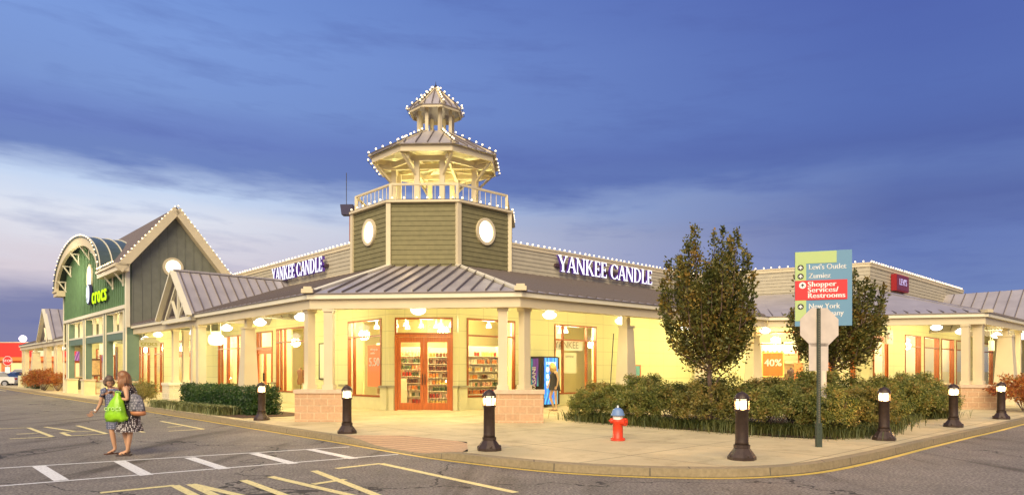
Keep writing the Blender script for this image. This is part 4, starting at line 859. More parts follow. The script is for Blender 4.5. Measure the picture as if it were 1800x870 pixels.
MB().quad(FW.w(0, -4, GZ), FW.w(FL - 1.5, -3.6, GZ), FW.w(FL - 1.5, -3.6, 4), FW.w(0, -4, 4)).quad(W2.w(3, -2.6, GZ), W2.w(50, -2.6, GZ), W2.w(50, -2.6, 4), W2.w(3, -2.6, 4)).build('interior_wall', INT, shopD)
for f, a in ((FW, 3.6), (FW, 6.6), (W2, 6.3), (W2, 9.6), (W2, 12.8), (W2, 16), (W2, 22)): lamp(f.w(a, -1.1, 3.3), LAMP * 3.0, (1, .84, .55), .3, 'interior_light')
# right gabled roof, ridge running out towards the street
zr = 6.55; g0s = 11.9
seam_roof(shopD, [W2.w(g0s - .1, 7.5, EAVE - .05), W2.w(g0s - .1, 5.0, EAVE + .05), W2.w(11.2, 0.2, 6.05), W2.w(22, .2, 6.05)], 'x', .5) if False else None
gA, gB = W2.w(11.6, 0, 6.05), W2.w(11.6, 12, 6.05)
seam_roof(shopD, [W2.w(10.4 - 1.3, 9, EAVE - .1), W2.w(10.4 - 1.3, 0, EAVE - .1), W2.w(12.4, 0, 6.12), W2.w(12.4, 9, 6.12)], 'gable_roof', .55); seam_roof(shopD, [W2.w(15.7, 0, EAVE - .1), W2.w(15.7, 9, EAVE - .1), W2.w(12.4, 9, 6.12), W2.w(12.4, 0, 6.12)], 'gable_roof', .55)
for p in (at(1692, 26.7), at(1703, 26.2)): pass
post(shopD, at(1697.5, 26.3), .26, GZ + .93, BEAM0 + .02, R(45)); post(shopD, at(1720, 26.4), .32, GZ + .93, BEAM0 + .02, R(45)); pier(shopD, at(1718.5, 26.0), R(-8), 1.45, .62, .82)
tapered(shopD, at(1768, 29.2), R(45), .85, .5); tapered(shopD, at(1324, 29.3), R(30), .66, .36)
post(shopD, at(1790, 31), .2, GZ, BEAM0, R(45))

# ---------------------------------------------------------------- red store far left
shopE = root('red_store', 'distant low red-fronted store with striped purple awnings', 'shop', (-66, 78, 0))
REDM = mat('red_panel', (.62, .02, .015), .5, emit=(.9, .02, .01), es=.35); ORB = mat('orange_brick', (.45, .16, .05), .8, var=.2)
rf = Fr(at(-80, 92)[:2], (1, 0), (0, -1))
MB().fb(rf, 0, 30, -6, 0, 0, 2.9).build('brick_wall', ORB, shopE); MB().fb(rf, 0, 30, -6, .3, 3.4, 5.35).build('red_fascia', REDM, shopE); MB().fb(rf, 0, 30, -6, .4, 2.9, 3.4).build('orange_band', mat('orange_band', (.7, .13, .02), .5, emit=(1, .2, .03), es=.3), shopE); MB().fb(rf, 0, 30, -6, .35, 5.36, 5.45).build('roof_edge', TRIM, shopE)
MB().fb(rf, 11.3, 14.6, .32, .4, 3.5, 5.2).build('wall_sign', mat('pale_green_panel', (.5, .58, .4), .6), shopE)
AWN = brick_mat('striped_awning', (.30, .06, .25), (.12, .05, .20), (.5, .3, .45), .35, 50, .03, 0, .0, .0)
for a in (17.6, 22.5): MB().hexa([rf.w(a, .45, 2.9), rf.w(a + 4, .45, 2.9), rf.w(a + 4, 1.4, 2.9), rf.w(a, 1.4, 2.9)], [rf.w(a, .45, 4.4), rf.w(a + 4, .45, 4.4), rf.w(a + 4, .6, 4.4), rf.w(a, .6, 4.4)]).build('awning', AWN, shopE)
for i in range(9): MB().fb(rf, 2 + i * 3, 3.6 + i * 3, .002, .05, .6, 2.6).build('shop_window', mat('lit_window_%d' % i, (.3, .2, .08), .3, emit=(1, .7, .3), es=.25 + .2 * (i % 3)), shopE)
lamp(rf.w(12, 6, 6.5), 500, (1, .6, .4), .3, 'store_floodlight')
single(MB().ball(rf.w(10, .5, 5.9), .45, 10), 'roof_lamp', glow('roof_lamp_glow', (1, .8, .9), 4), 'bright round lamp on the red store roof', 'lamp')
# far shops behind the red store to close the horizon
for i, (a, y, w_, h_) in enumerate(((-120, 150, 40, 6), (60, 140, 60, 6.5))):
    single(MB().box((a, y, h_ / 2), (w_, 12, h_)).box((a, y - 6.2, h_ - .4), (w_ + .4, .5, .8)), 'distant_shop', ORB, 'distant low orange-brick shop block far %s' % ('left' if i == 0 else 'right'), 'shop')

# ---------------------------------------------------------------- pendant lamps
pend = root('pendant_lamp', 'round white pendant lamp', 'lamp')
MB().tube([(0, 0, .22), (0, 0, .75)], .012, 6).build('stem', WHITE, pend); MB().lathe([(.05, .24), (.16, .2), (.20, .13), (.28, .10), (.285, .06)], n=20).build('lamp_cap', PEND, pend, True)
MB().lathe([(.285, .055), (.27, 0), (.2, -.07), (.1, -.11), (.01, -.12)], n=20).build('lamp_bowl', PEND, pend, True)
PL_ = [(CH.w(.33, 3.0)[:2], 3.55, 'in front of the double doors'), (RW.w(1.77, 3.0)[:2], 3.56, 'under the right canopy nearest the corner'), (RW.w(5.9, 3.0)[:2], 3.56, 'behind the first tapered column of the right canopy'), (RW.w(11.2, 2.6)[:2], 3.55, 'hidden behind the nearer tree'),
       (LW.w(5.92, 2.4)[:2], 3.56, 'behind the tapered column of the left canopy'), (LW.w(13.4, 2.6)[:2], 3.45, 'hanging in the left porch gable'), (LW.w(2.6, 2.2)[:2], 3.6, 'behind the left corner posts'),
       (at(1345, 32.3), 3.5, 'left of the orange sale poster'), (at(1646, 31.5), 3.6, 'under the outlet shop canopy'), (at(1752, 35), 3.4, 'above the white hanging sign at the right'), (at(1797, 33), 3.25, 'at the far right end of the canopy'),
       (LW.w(20, 2.4)[:2], 3.6, 'in the arcade nearest the oval sign'), (LW.w(27.5, 2.4)[:2], 3.7, 'deep in the green arcade'), (LW.w(36.3, 2.4)[:2], 3.7, 'under the far canopy right end'), (LW.w(41.5, 2.4)[:2], 3.7, 'under the far canopy gable')]
for (p, z, nm) in PL_:
    place(pend, (p[0], p[1], z), 0, 'round white pendant lamp ' + nm, 'pendant lamps under the canopies', .88); lamp((p[0], p[1], z - .3), LAMP * 2.4, (1, .88, .48), .25, 'pendant_light')
for f, a, n_ in ((RW, 14.0, 2.4), (FW, 5.5, 2.4), (W2, 5, 2.5), (W2, 14, 2.5), (LW, 9.6, 2.4), (LW, 24, 2), (LW, 31.5, 2.4), (LW, 48, 2.4)):  # extra pendants added to spread light along the walk
    p = f.w(a, n_, 3.5); place(pend, p, 0, 'extra round white pendant lamp %s' % {'14.0': 'far down the right canopy behind the nearer tree', '5.5': 'behind the crown of the farther tree', '5': 'before the outlet shop windows', '14': 'before the last outlet shop window', '9.6': 'beside the left porch gable posts', '24': 'in the middle of the green arcade', '31.5': 'at the far end of the green arcade', '48': 'at the far end of the distant canopy'}[str(a)], 'extra pendant lamps added further along the walk'); lamp((p[0], p[1], 3.2), LAMP * 2.2, (1, .88, .48), .25, 'pendant_light')

# ---------------------------------------------------------------- bollard lamps
bol = root('bollard_lamp', 'bronze bollard lamp', 'bollard')
base = MB()
def octring(r_, z): return [(r_ * math.cos(R(22.5 + 45 * i)), r_ * math.sin(R(22.5 + 45 * i)), z) for i in range(8)]
for a, b_ in (((.235, 0), (.235, .05)), ((.235, .05), (.20, .10)), ((.20, .10), (.125, .20)), ((.135, .20), (.135, .25))): base.hexa(octring(*a), octring(*b_))
for i in range(4): base.ball((.20 * math.cos(i * R(90) + R(45)), .20 * math.sin(i * R(90) + R(45)), .075), .028, 8)
base.build('base', BRONZE, bol); MB().lathe([(.115, .25), (.108, .30), (.105, .80), (.125, .815), (.125, .84), (.1, .85)], n=20).build('shaft', BRONZE, bol, True)
MB().lathe([(.088, .845), (.092, .86), (.092, 1.0), (.088, 1.01)], n=18).build('lens', LENS, bol, True)
cg = MB()
for i in range(6): cg.bar((.118 * math.cos(i * R(60)), .118 * math.sin(i * R(60)), .84), (.118 * math.cos(i * R(60)), .118 * math.sin(i * R(60)), 1.02), .016)
cg.lathe([(.108, .985), (.126, .985), (.126, 1.0), (.108, 1.0)], n=18); cg.build('cage', BRONZE, bol)
MB().lathe([(.13, 1.01), (.132, 1.03), (.115, 1.06), (.085, 1.10), (.045, 1.125), (.015, 1.13), (.012, 1.15)], n=18).build('dome_cap', BRONZE, bol, True)
BL = [((460, 738), 'beside the clipped hedge'), ((610, 761), 'in front of the left brick pier'), ((860, 791), 'between the kerb ramp and the right brick pier'), ((1304, 807), 'nearest the viewer on the street corner'), ((1554, 773), 'in front of the round end of the shrub bed'),
      ((1676, 750), 'second from the right along the right kerb'), ((1760, 736), 'rightmost along the right kerb'), ((155, 692), 'right of the pair in front of the green arcade'), ((122, 688), 'left of the pair in front of the green arcade'), ((95, 684), 'beside the orange autumn shrub'),
      ((20, 675), 'right one of the two farthest left'), ((7, 674.5), 'left one of the two farthest left')]
for (p, nm) in BL:
    g_ = G(*p); place(bol, (*g_, GZ), random.random(), 'bronze bollard with lit lamp head ' + nm, 'bollard lamps along the kerb'); 
    lamp((g_[0], g_[1], GZ + .93), 85, (1, .55, .18), .05, 'bollard_light')

# ---------------------------------------------------------------- fire hydrant
RED = mat('hydrant_red', (.62, .045, .012), .4, var=.15, vscale=20, bump=.15); BLUE = mat('hydrant_blue', (.13, .22, .42), .45, var=.1); REFL = mat('reflective_white', (.8, .8, .76), .35)
hp = G(1086, 773.5); hy = root('fire_hydrant', 'red fire hydrant with blue bonnet and white collar on the corner walk', 'fire hydrant', (*hp, GZ)); hx, hyy = hp
L_ = lambda prof, n=20: MB().lathe(prof, (hx, hyy, GZ), n)
L_([(.155, 0), (.155, .03), (.13, .035), (.11, .05), (.108, .36), (.125, .38), (.13, .43), (.115, .45)]).build('barrel', RED, hy, True)
L_([(.108, .45), (.108, .52)]).build('collar', REFL, hy); L_([(.112, .522), (.15, .525), (.15, .555), (.13, .57), (.122, .62), (.095, .665), (.05, .69), (.02, .70)]).build('bonnet', BLUE, hy, True); L_([(.022, .70), (.022, .74), (.01, .745)], 5).build('top_nut', REFL, hy)
cdir = Vector((cy, sy, 0)); fdir = Vector((sy, -cy, 0))
def noz(dr, r0, l_, z): 
    a = Vector((hx, hyy, GZ + z)); return MB().tube([a + dr * .08, a + dr * (l_ - .05)], r0 * .8, 14).tube([a + dr * (l_ - .055), a + dr * l_], r0, 14).tube([a + dr * l_, a + dr * (l_ + .03)], .018, 5)
noz((cdir * .75 + fdir * .66).normalized(), .085, .20, .40).build('pumper_nozzle', RED, hy); noz(-cdir, .055, .16, .42).build('hose_nozzle', RED, hy)
ft = MB()
for i in range(8): ft.tube([(hx + .135 * math.cos(i * .785), hyy + .135 * math.sin(i * .785), GZ + .03), (hx + .135 * math.cos(i * .785), hyy + .135 * math.sin(i * .785), GZ + .055)], .014, 6)
ft.build('flange_bolts', RED, hy)

# ---------------------------------------------------------------- stop sign seen from behind
DGRN = mat('dark_green_post', (.035, .05, .035), .6, var=.2, vscale=20); ALU = mat('bare_aluminium', (.62, .54, .46), .45, .2, var=.08, vscale=5)
sp = G(1439, 785); sr = root('stop_sign', 'stop sign seen from behind on a perforated dark green post', 'sign', (*sp, GZ)); X = cdir; Yv = Vector((-sy, cy, 0)); o_ = Vector((*sp, 0))
def pl(x, d_, z): v = o_ + X * x + Yv * d_; return (v.x, v.y, z)
k = 13.15 / F; zc = EYE + (650 - 575) * k
mb = MB(); mb.hexa([pl(-.035, -.02, GZ), pl(.035, -.02, GZ), pl(.035, .02, GZ), pl(-.035, .02, GZ)], [pl(-.03, -.02, zc + .37), pl(.03, -.02, zc + .37), pl(.03, .02, zc + .37), pl(-.03, .02, zc + .37)])
for i in range(70):
    z = .62 + i * .034
    if z < zc + .33: mb.hexa([pl(-.008, -.0235, z), pl(.008, -.0235, z), pl(.008, -.0205, z), pl(-.008, -.0205, z)], [pl(-.008, -.0235, z + .016), pl(.008, -.0235, z + .016), pl(.008, -.0205, z + .016), pl(-.008, -.0205, z + .016)], 1)
mb.build('perforated_post', [DGRN, mat('post_holes', (.25, .2, .15), .8)], sr)
mb = MB(); mb.hexa([pl(-.05, -.045, GZ), pl(.05, -.045, GZ), pl(.05, .045, GZ), pl(-.05, .045, GZ)], [pl(-.05, -.045, .62), pl(.05, -.045, .62), pl(.05, .045, .62), pl(-.05, .045, .62)])
for i in range(5): mb.ball(pl(0.0, -.05, .25 + i * .085), .012, 6)
mb.build('anchor_sleeve', DGRN, sr)
rr_ = .375 / math.cos(R(22.5)); rg = [(rr_ * math.cos(R(22.5 + 45 * i)), rr_ * math.sin(R(22.5 + 45 * i))) for i in range(8)]
def vplate(pts, d0, d1, m_, nm, par, xo=0, zo=0, rot=0):
    c_, s_ = math.cos(rot), math.sin(rot)
    return MB().hexa([pl((a + xo) * c_ - d0 * s_, (a + xo) * s_ + d0 * c_, b_ + zo) for a, b_ in pts], [pl((a + xo) * c_ - d1 * s_, (a + xo) * s_ + d1 * c_, b_ + zo) for a, b_ in pts]).build(nm, m_, par)
vplate(rg, .024, .028, ALU, 'octagonal_plate', sr, .025, zc); zz = EYE + (650 - 627) * k; vplate([(-.19, -.27), (.19, -.27), (.19, .27), (-.19, .27)], .024, .028, ALU, 'lower_plate', sr, .01, zz)
vplate(rg, .029, .032, mat('stop_red', (.55, .01, .01), .4), 'red_face', sr, .025, zc)

# ---------------------------------------------------------------- directory sign
ds = root('directory_sign', 'blue and green directory sign listing shops with a red restroom band', 'sign', (*at(1446, 15.4), GZ)); rot = R(-17)
o_ = Vector((*at(1447, 15.4), 0)); SX = Vector((math.cos(rot + YAW), math.sin(rot + YAW), 0)); SN = Vector((SX.y, -SX.x, 0))
def dp(x, d_, z): v = o_ + SX * x + SN * d_; return (v.x, v.y, z)
def dbox(x0, x1, z0, z1, d0, d1, m_, nm): return MB().hexa([dp(x0, d0, z0), dp(x1, d0, z0), dp(x1, d1, z0), dp(x0, d1, z0)], [dp(x0, d0, z1), dp(x1, d0, z1), dp(x1, d1, z1), dp(x0, d1, z1)]).build(nm, m_, ds)
SB = mat('sign_blue', (.115, .26, .40), .5); SG = mat('sign_green', (.40, .52, .20), .5); SR_ = mat('sign_red', (.60, .015, .02), .45); SGY = mat('sign_edge_grey', (.35, .35, .36), .5)
zt, zb = 4.38, 2.66; hw_ = .60
dbox(-hw_, hw_, zb, zt, -.06, 0, SGY, 'sign_box'); dbox(-hw_, hw_, zb, zt, .001, .008, SB, 'blue_panel'); dbox(-hw_ + .003, .28, zt - .28, zt - .01, .009, .014, SG, 'green_panel'); dbox(-hw_ + .003, -.36, zb + .12, zt - .281, .009, .014, SG, 'green_panel'); dbox(-hw_ + .002, hw_ - .1, 3.26, 3.71, .015, .021, SR_, 'red_band')
mb = MB()
for t_, z, s_, x0 in (("Levi's Outlet", 4.01, .17, -.31), ('Zumiez', 3.81, .17, -.31), ('New York', 3.11, .17, -.31), ('& Company', 2.95, .17, -.31)): put(mb, text_mesh(t_, s_, .004, 1.0, 'LEFT'), dp(x0, .0105, z), SX, bold=.003, sx=.9)
for z, s_, t_ in ((3.615, .165, 'Shopper'), (3.485, .165, 'Services/'), (3.355, .165, 'Restrooms')): put(mb, text_mesh(t_, s_, .004, 1.08, 'LEFT'), dp(-.33, .0235, z), SX, bold=.006)
mb.build('lettering', WHT, ds)
mb = MB(); mb2 = MB()
for z, m_ in ((4.01, 0), (3.81, 0), (3.60, 1), (3.11, 0)):
    d_ = .016 if not m_ else .0225; xx = -.48 if not m_ else -.44; r1 = .068 if not m_ else .075
    (mb2 if m_ else mb).hexa([dp(xx + r1 * math.cos(j * .3927), d_, z + r1 * math.sin(j * .3927)) for j in range(16)], [dp(xx + r1 * math.cos(j * .3927), d_ + .003, z + r1 * math.sin(j * .3927)) for j in range(16)])
    arw = mb2 if not m_ else mb; e = d_ + .004
    arw.quad(dp(xx - .012, e, z - .04), dp(xx + .012, e, z - .04), dp(xx + .012, e, z + .02), dp(xx - .012, e, z + .02)).quad(dp(xx - .045, e + .001, z - .01), dp(xx, e + .001, z + .045), dp(xx, e + .001, z + .015), dp(xx - .035, e + .001, z - .022)).quad(dp(xx + .045, e + .001, z - .01), dp(xx, e + .001, z + .045), dp(xx, e + .001, z + .015), dp(xx + .035, e + .001, z - .022))
mb.build('arrow_disc', mat('sign_black', (.02, .02, .02), .5), ds); mb2.build('arrow_mark', WHT, ds)
MB().lathe([(.075, GZ), (.07, 2.6), (.07, 3.9)], (*dp(.02, -.15, 0)[:2], 0), 14).build('sign_post', mat('white_post', (.62, .56, .46), .5), ds)

# ---------------------------------------------------------------- vending machine
vm = root('drinks_machine', 'blue lit drinks vending machine against the cream wall', 'vending machine', RW.w(4.1, .4, GZ)); VS, VE = 3.74, 4.72
MB().fb(RW, VS, VE, .06, .66, GZ + .06, 2.2).build('cabinet', BLACK, vm); MB().fb(RW, VS + .01, VE - .01, .665, .76, GZ + .1, 2.18).build('machine_door', BLACK, vm)
def vend_mat(nm, st, e):
    m_ = mat(nm, (.03, .1, .5), .35); nt = m_.node_tree; N = nt.nodes; L = nt.links; b = N['Principled BSDF']; uv = N.new('ShaderNodeUVMap'); wv = N.new('ShaderNodeTexWave'); wv.inputs['Scale'].default_value = .7; wv.inputs['Distortion'].default_value = 5; wv.inputs['Detail'].default_value = 1; L.new(uv.outputs[0], wv.inputs[0])
    r = N.new('ShaderNodeValToRGB'); L.new(wv.outputs[0], r.inputs[0]); el = r.color_ramp.elements
    while len(el) < len(st): el.new(.5)
    for i, c_ in enumerate(st): el[i].position = i / (len(st) - 1); el[i].color = (*c_, 1)
    L.new(r.outputs[0], b.inputs['Base Color']); L.new(r.outputs[0], b.inputs['Emission Color']); b.inputs['Emission Strength'].default_value = e; return m_
MB().fb(RW, VS + .06, VE - .16, .765, .79, GZ + .12, 2.14).build('front_panel', vend_mat('machine_front_art', [(.02, .10, .62), (.03, .30, .85), (.10, .04, .35), (.05, .55, .80), (.02, .06, .45)], .75), vm)
MB().fb(RW, VS - .012, VS - .002, .10, .5, 1.0, 2.12).build('side_art', vend_mat('machine_side_art', [(.09, .03, .20), (.16, .05, .3), (.05, .04, .16), (.05, .35, .4)], .35), vm)
mb = MB(); put(mb, text_mesh('DASANI', .155, .006, 1.0), RW.w(4.17, .795, 1.92), (q, q), bold=.006); mb.build('lettering', glow('machine_lettering', (.9, .95, 1), 1.1), vm)
mb = MB(); put(mb, text_mesh('DASANI', .30, .006), RW.w(VS - .016, .27, 1.25), (0, 0, 1), up=(-q, q, 0), bold=.008); mb.build('side_lettering', WHT, vm)
mb = MB()
for i in range(2):
    for j in range(3): mb.ball(RW.w(3.95 + i * .22, .80, 1.66 - j * .27), .085, 10, sc=(.8, .8, 1.4))
mb.build('printed_bottles', mat('bottle_print', (.75, .85, .95), .5, emit=(.7, .85, 1), es=.4), vm); MB().fb(RW, VE - .15, VE - .03, .765, .80, 1.2, 1.7).build('coin_panel', mat('grey_plastic', (.3, .3, .28), .5), vm)

# ---------------------------------------------------------------- candle shelves and jars
jar_cols = {'red': (.42, .05, .02), 'orange': (.70, .26, .06), 'cream': (.8, .72, .5), 'yellow': (.72, .50, .14), 'green': (.10, .16, .07), 'brown': (.16, .07, .03), 'pink': (.75, .42, .28)}
jar_mesh = {}
for c_, v in jar_cols.items(): jar_mesh[c_] = MB().lathe([(.05, 0), (.056, .01), (.056, .135), (.045, .155)], n=8).lathe([(.046, .155), (.046, .182), (.015, .19)], n=8, mi=1).mesh('candle_jar', [mat('wax_' + c_, v, .3), mat('jar_lid', (.75, .65, .45), .3, .3)])
SHW = mat('shelf_white', (.8, .72, .5), .5)
def shelf_unit(f, s0, s1, n0, rows, label, jl, step=.128, z0=.35, dz=.29, skip=.1):
    dpt = .3; r_ = root('shelf_unit', label, 'shelves', f.w((s0 + s1) / 2, n0, GZ)); MB().fb(f, s0 - .03, s0, n0 - dpt, n0, GZ, z0 + rows * dz + .1).build('side_panel', SHW, r_); MB().fb(f, s1, s1 + .03, n0 - dpt, n0, GZ, z0 + rows * dz + .1).build('side_panel', SHW, r_)
    MB().fb(f, s0, s1, n0 - dpt, n0 - dpt + .02, GZ, z0 + rows * dz + .1).build('back_panel', SHW, r_)
    for k_ in range(rows):
        z = z0 + k_ * dz; MB().fb(f, s0, s1, n0 - dpt + .021, n0, z - .025, z).build('shelf', SHW, r_); x = s0 + .07; cc = random.choice(list(jar_cols))
        while x < s1 - .05:
            if random.random() > skip:
                if random.random() < .3: cc = random.choice(list(jar_cols))
                o = bpy.data.objects.new('candle_jar', jar_mesh[cc]); C.objects.link(o); o.location = f.w(x, n0 - .09 - random.random() * .05, z + .002); o['label'] = 'small %s candle jar on the shelves %s' % (cc, jl); o['category'] = 'candle jar'; o['group'] = '%s candle jars on the shelves %s' % (cc, jl)
            x += step * random.uniform(.95, 1.08)
shelf_unit(CH, -1.25, -.05, -1.5, 8, 'white shelves of candle jars behind the left shop door', 'behind the left door', z0=.35, dz=.265); shelf_unit(CH, .0, 1.3, -1.2, 8, 'white shelves of candle jars behind the right shop door', 'behind the right door', z0=.3, dz=.265)
shelf_unit(RW, .62, 2.75, -.75, 6, 'white shelves of candle jars in the window right of the doors', 'in the window right of the doors', z0=.7, dz=.3, skip=.15); shelf_unit(LW, .62, 1.6, -.9, 2, 'low white shelves of candle jars below the orange poster', 'below the orange poster', step=.15, z0=.68, dz=.27); shelf_unit(LW, 1.75, 2.3, -.9, 7, 'narrow white shelves of candle jars left of the orange poster', 'left of the orange poster', step=.15, z0=.68, dz=.28)
shelf_unit(RW, 5.6, 7.2, -2.2, 3, 'low white shelves in the window beside the vending machine', 'beside the vending machine', step=.2, z0=.6, skip=.25)
shelf_unit(FW, 2.75, 4.6, -1.5, 4, 'white shelves of stock behind the orange sale poster', 'behind the orange sale poster', step=.22, z0=1.0, dz=.5, skip=.2)
# shop display pieces in other windows
def display_table(f, s_, n_, label, m_, h=.8, w_=1.1):
    r_ = root('display_table', label, 'table', f.w(s_, n_, GZ)); MB().fb(f, s_ - w_ / 2, s_ + w_ / 2, n_ - .3, n_ + .3, GZ + h - .05, GZ + h).build('tabletop', m_, r_)
    for a in (-1, 1):
        for b_ in (-1, 1): MB().fb(f, s_ + a * (w_ / 2 - .06) - .03, s_ + a * (w_ / 2 - .06) + .03, n_ + b_ * .25 - .03, n_ + b_ * .25 + .03, GZ, GZ + h - .052).build('leg', m_, r_)
    return r_
DW = mat('dark_wood', (.12, .05, .02), .5)
display_table(LW, 8.3, -1.5, 'dark display table in the window between the left posts', DW); display_table(LW, 15.5, -1.6, 'dark display table in the shop window behind the hedge', DW); display_table(RW, 6.4, -1.3, 'small dark table in the window beside the vending machine', DW, .6, .9)
def mannequin(f, s_, n_, label, col):
    r_ = root('mannequin', label, 'mannequin', f.w(s_, n_, GZ)); x, y, z = f.w(s_, n_, GZ)
    MB().tubes_z([(x, y, z + a, b_, c_) for a, b_, c_ in ((.75, .16, .12), (.95, .19, .13), (1.15, .14, .10), (1.4, .19, .12), (1.5, .17, .08), (1.53, .05, .05), (1.62, .05, .05))], 14).build('torso_form', mat('form_cloth', col, .8), r_, True)
    MB().lathe([(.18, 0), (.18, .02), (.02, .03), (.015, .75)], (x, y, z)).build('stand', BLACK, r_)
mannequin(LW, 7.4, -.9, 'cream dressed form in the window between the left posts', (.7, .6, .4)); mannequin(LW, 11.4, -2.0, 'brown dressed form behind the left orange door', (.25, .12, .06)); mannequin(FW, 4.2, -1.2, 'dark dressed form beside the orange sale poster', (.12, .08, .07))
curt = MB()
for i in range(10): curt.tube([LW.w(7.9 + i * .1, -1.9 - (i % 2) * .06, .5), LW.w(7.9 + i * .1, -1.9 - (i % 2) * .06, 3.1)], .05, 6)
single(curt, 'curtain', mat('pale_curtain', (.8, .76, .6), .8), 'pale curtain hanging in the window between the left posts', 'curtain')

# posters and small wall signs
def board(f, s0, s1, z0, z1, n0, label, cat, m_, frame=None, txt=(), name='poster', th=.03):
    r_ = root(name, label, cat, f.w((s0 + s1) / 2, n0, (z0 + z1) / 2)); MB().fb(f, s0, s1, n0, n0 + th, z0, z1).build('panel', m_, r_)
    if frame: MB().fb(f, s0 - .05, s0, n0 - .005, n0 + th + .02, z0 - .05, z1 + .05).fb(f, s1, s1 + .05, n0 - .005, n0 + th + .02, z0 - .05, z1 + .05).fb(f, s0, s1, n0 - .005, n0 + th + .02, z0 - .05, z0).fb(f, s0, s1, n0 - .005, n0 + th + .02, z1, z1 + .05).build('frame', frame, r_)
    for (t_, z, s_, m2, xd, xo) in txt:
        mb = MB(); put(mb, text_mesh(t_, s_, .004), f.w((s0 + s1) / 2 + xo, n0 + th + .004, z), xd, bold=s_ * .025); mb.build('lettering', m2, r_)
    return r_
ORP = mat('orange_poster', (.80, .22, .07), .6, emit=(1, .25, .08), es=.12); xL, xR, xF = (q, -q), (q, q), (d.x, d.y)
board(LW, .80, 1.95, 1.0, 2.62, -.30, 'orange sale poster in the window left of the shop doors', 'poster', ORP, None, [('5.50', 1.95, .46, WHT, xL, .08), ('All large jar', 2.45, .12, WHT, xL, .1), ('candles', 2.31, .12, WHT, xL, .2)])
board(FW, 3.0, 3.95, 1.35, 2.5, -.3, 'orange percent sale poster in a yellow frame in the outlet window', 'poster', mat('deep_orange_poster', (.78, .15, .02), .6, emit=(1, .16, .01), es=.12), mat('yellow_frame', (.8, .5, .1), .5, emit=(1, .6, .15), es=.2), [('40%', 2.0, .5, WHT, xF, 0)])
board(FW, 4.95, 5.6, 1.1, 2.0, .02, 'small sale board beside the open orange doorway', 'poster', mat('taupe_board', (.42, .36, .24), .7), None, [('39%', 1.7, .34, WHT, xF, 0)]); board(FW, 4.5, 4.9, 1.0, 2.0, .02, 'narrow orange panel beside the small sale board', 'panel', ORP)
board(LW, 4.75, 5.35, 1.3, 2.75, .01, 'framed blank notice case on the wall between the left windows', 'notice case', mat('pale_notice', (.75, .72, .55), .5), BLACK)
board(RW, 10.75, 11.2, 1.35, 1.85, .01, 'small orange-framed picture board above the shrubs', 'picture', mat('teal_picture', (.12, .35, .38), .6), mat('orange_frame', (.6, .15, .05), .5))
mb = MB(); put(mb, text_mesh('YANKEE', .42, .004, 1.0), RW.w(6.1, -.10, 2.72), xR); single(mb, 'window_lettering', mat('grey_lettering', (.35, .33, .22), .6), 'grey shop name lettering in the window beside the vending machine', 'lettering')
board(RW, 5.35, 7.2, 2.5, 2.95, -.16, 'white name banner inside the window beside the vending machine', 'banner', mat('banner_white', (.85, .82, .68), .6)); board(RW, 5.9, 6.8, 1.5, 2.4, -.2, 'pale poster with small grey lettering inside the window', 'poster', mat('poster_cream', (.8, .76, .52), .6), None, [('serene', 2.25, .2, mat('grey_letter', (.4, .38, .25), .6), xR, 0)])
MB().fb(CH, 1.32, 1.36, .3, .9, 3.05, 3.75)
single(MB().fb(CH, 1.30, 1.36, .45, .78, 3.0, 3.6).fb(CH, 1.32, 1.34, .6, .62, 3.6, 3.9), 'blade_sign', mat('blade_grey', (.5, .45, .3), .5), 'small edge-on blade sign hanging right of the double doors', 'sign')
# parapet shop sign on the outlet shop
r_ = root('parapet_sign', 'red box sign on the outlet shop parapet', 'sign', W2.w(3.6, .2, 6.0)); MB().fb(W2, 2.75, 4.6, .05, .3, 5.6, 6.42).build('sign_box', mat('sign_box_red', (.30, .01, .015), .5), r_)
MB().fb(W2, 2.8, 4.55, .302, .32, 5.65, 6.37).build('sign_face', mat('sign_face_maroon', (.16, .02, .05), .5), r_); mb = MB(); put(mb, text_mesh("LEVI'S", .46, .006), W2.w(3.65, .33, 6.04), xR, bold=.012); mb.build('lettering', mat('pale_violet_letter', (.5, .45, .7), .5, emit=(.5, .45, .8), es=.25), r_)
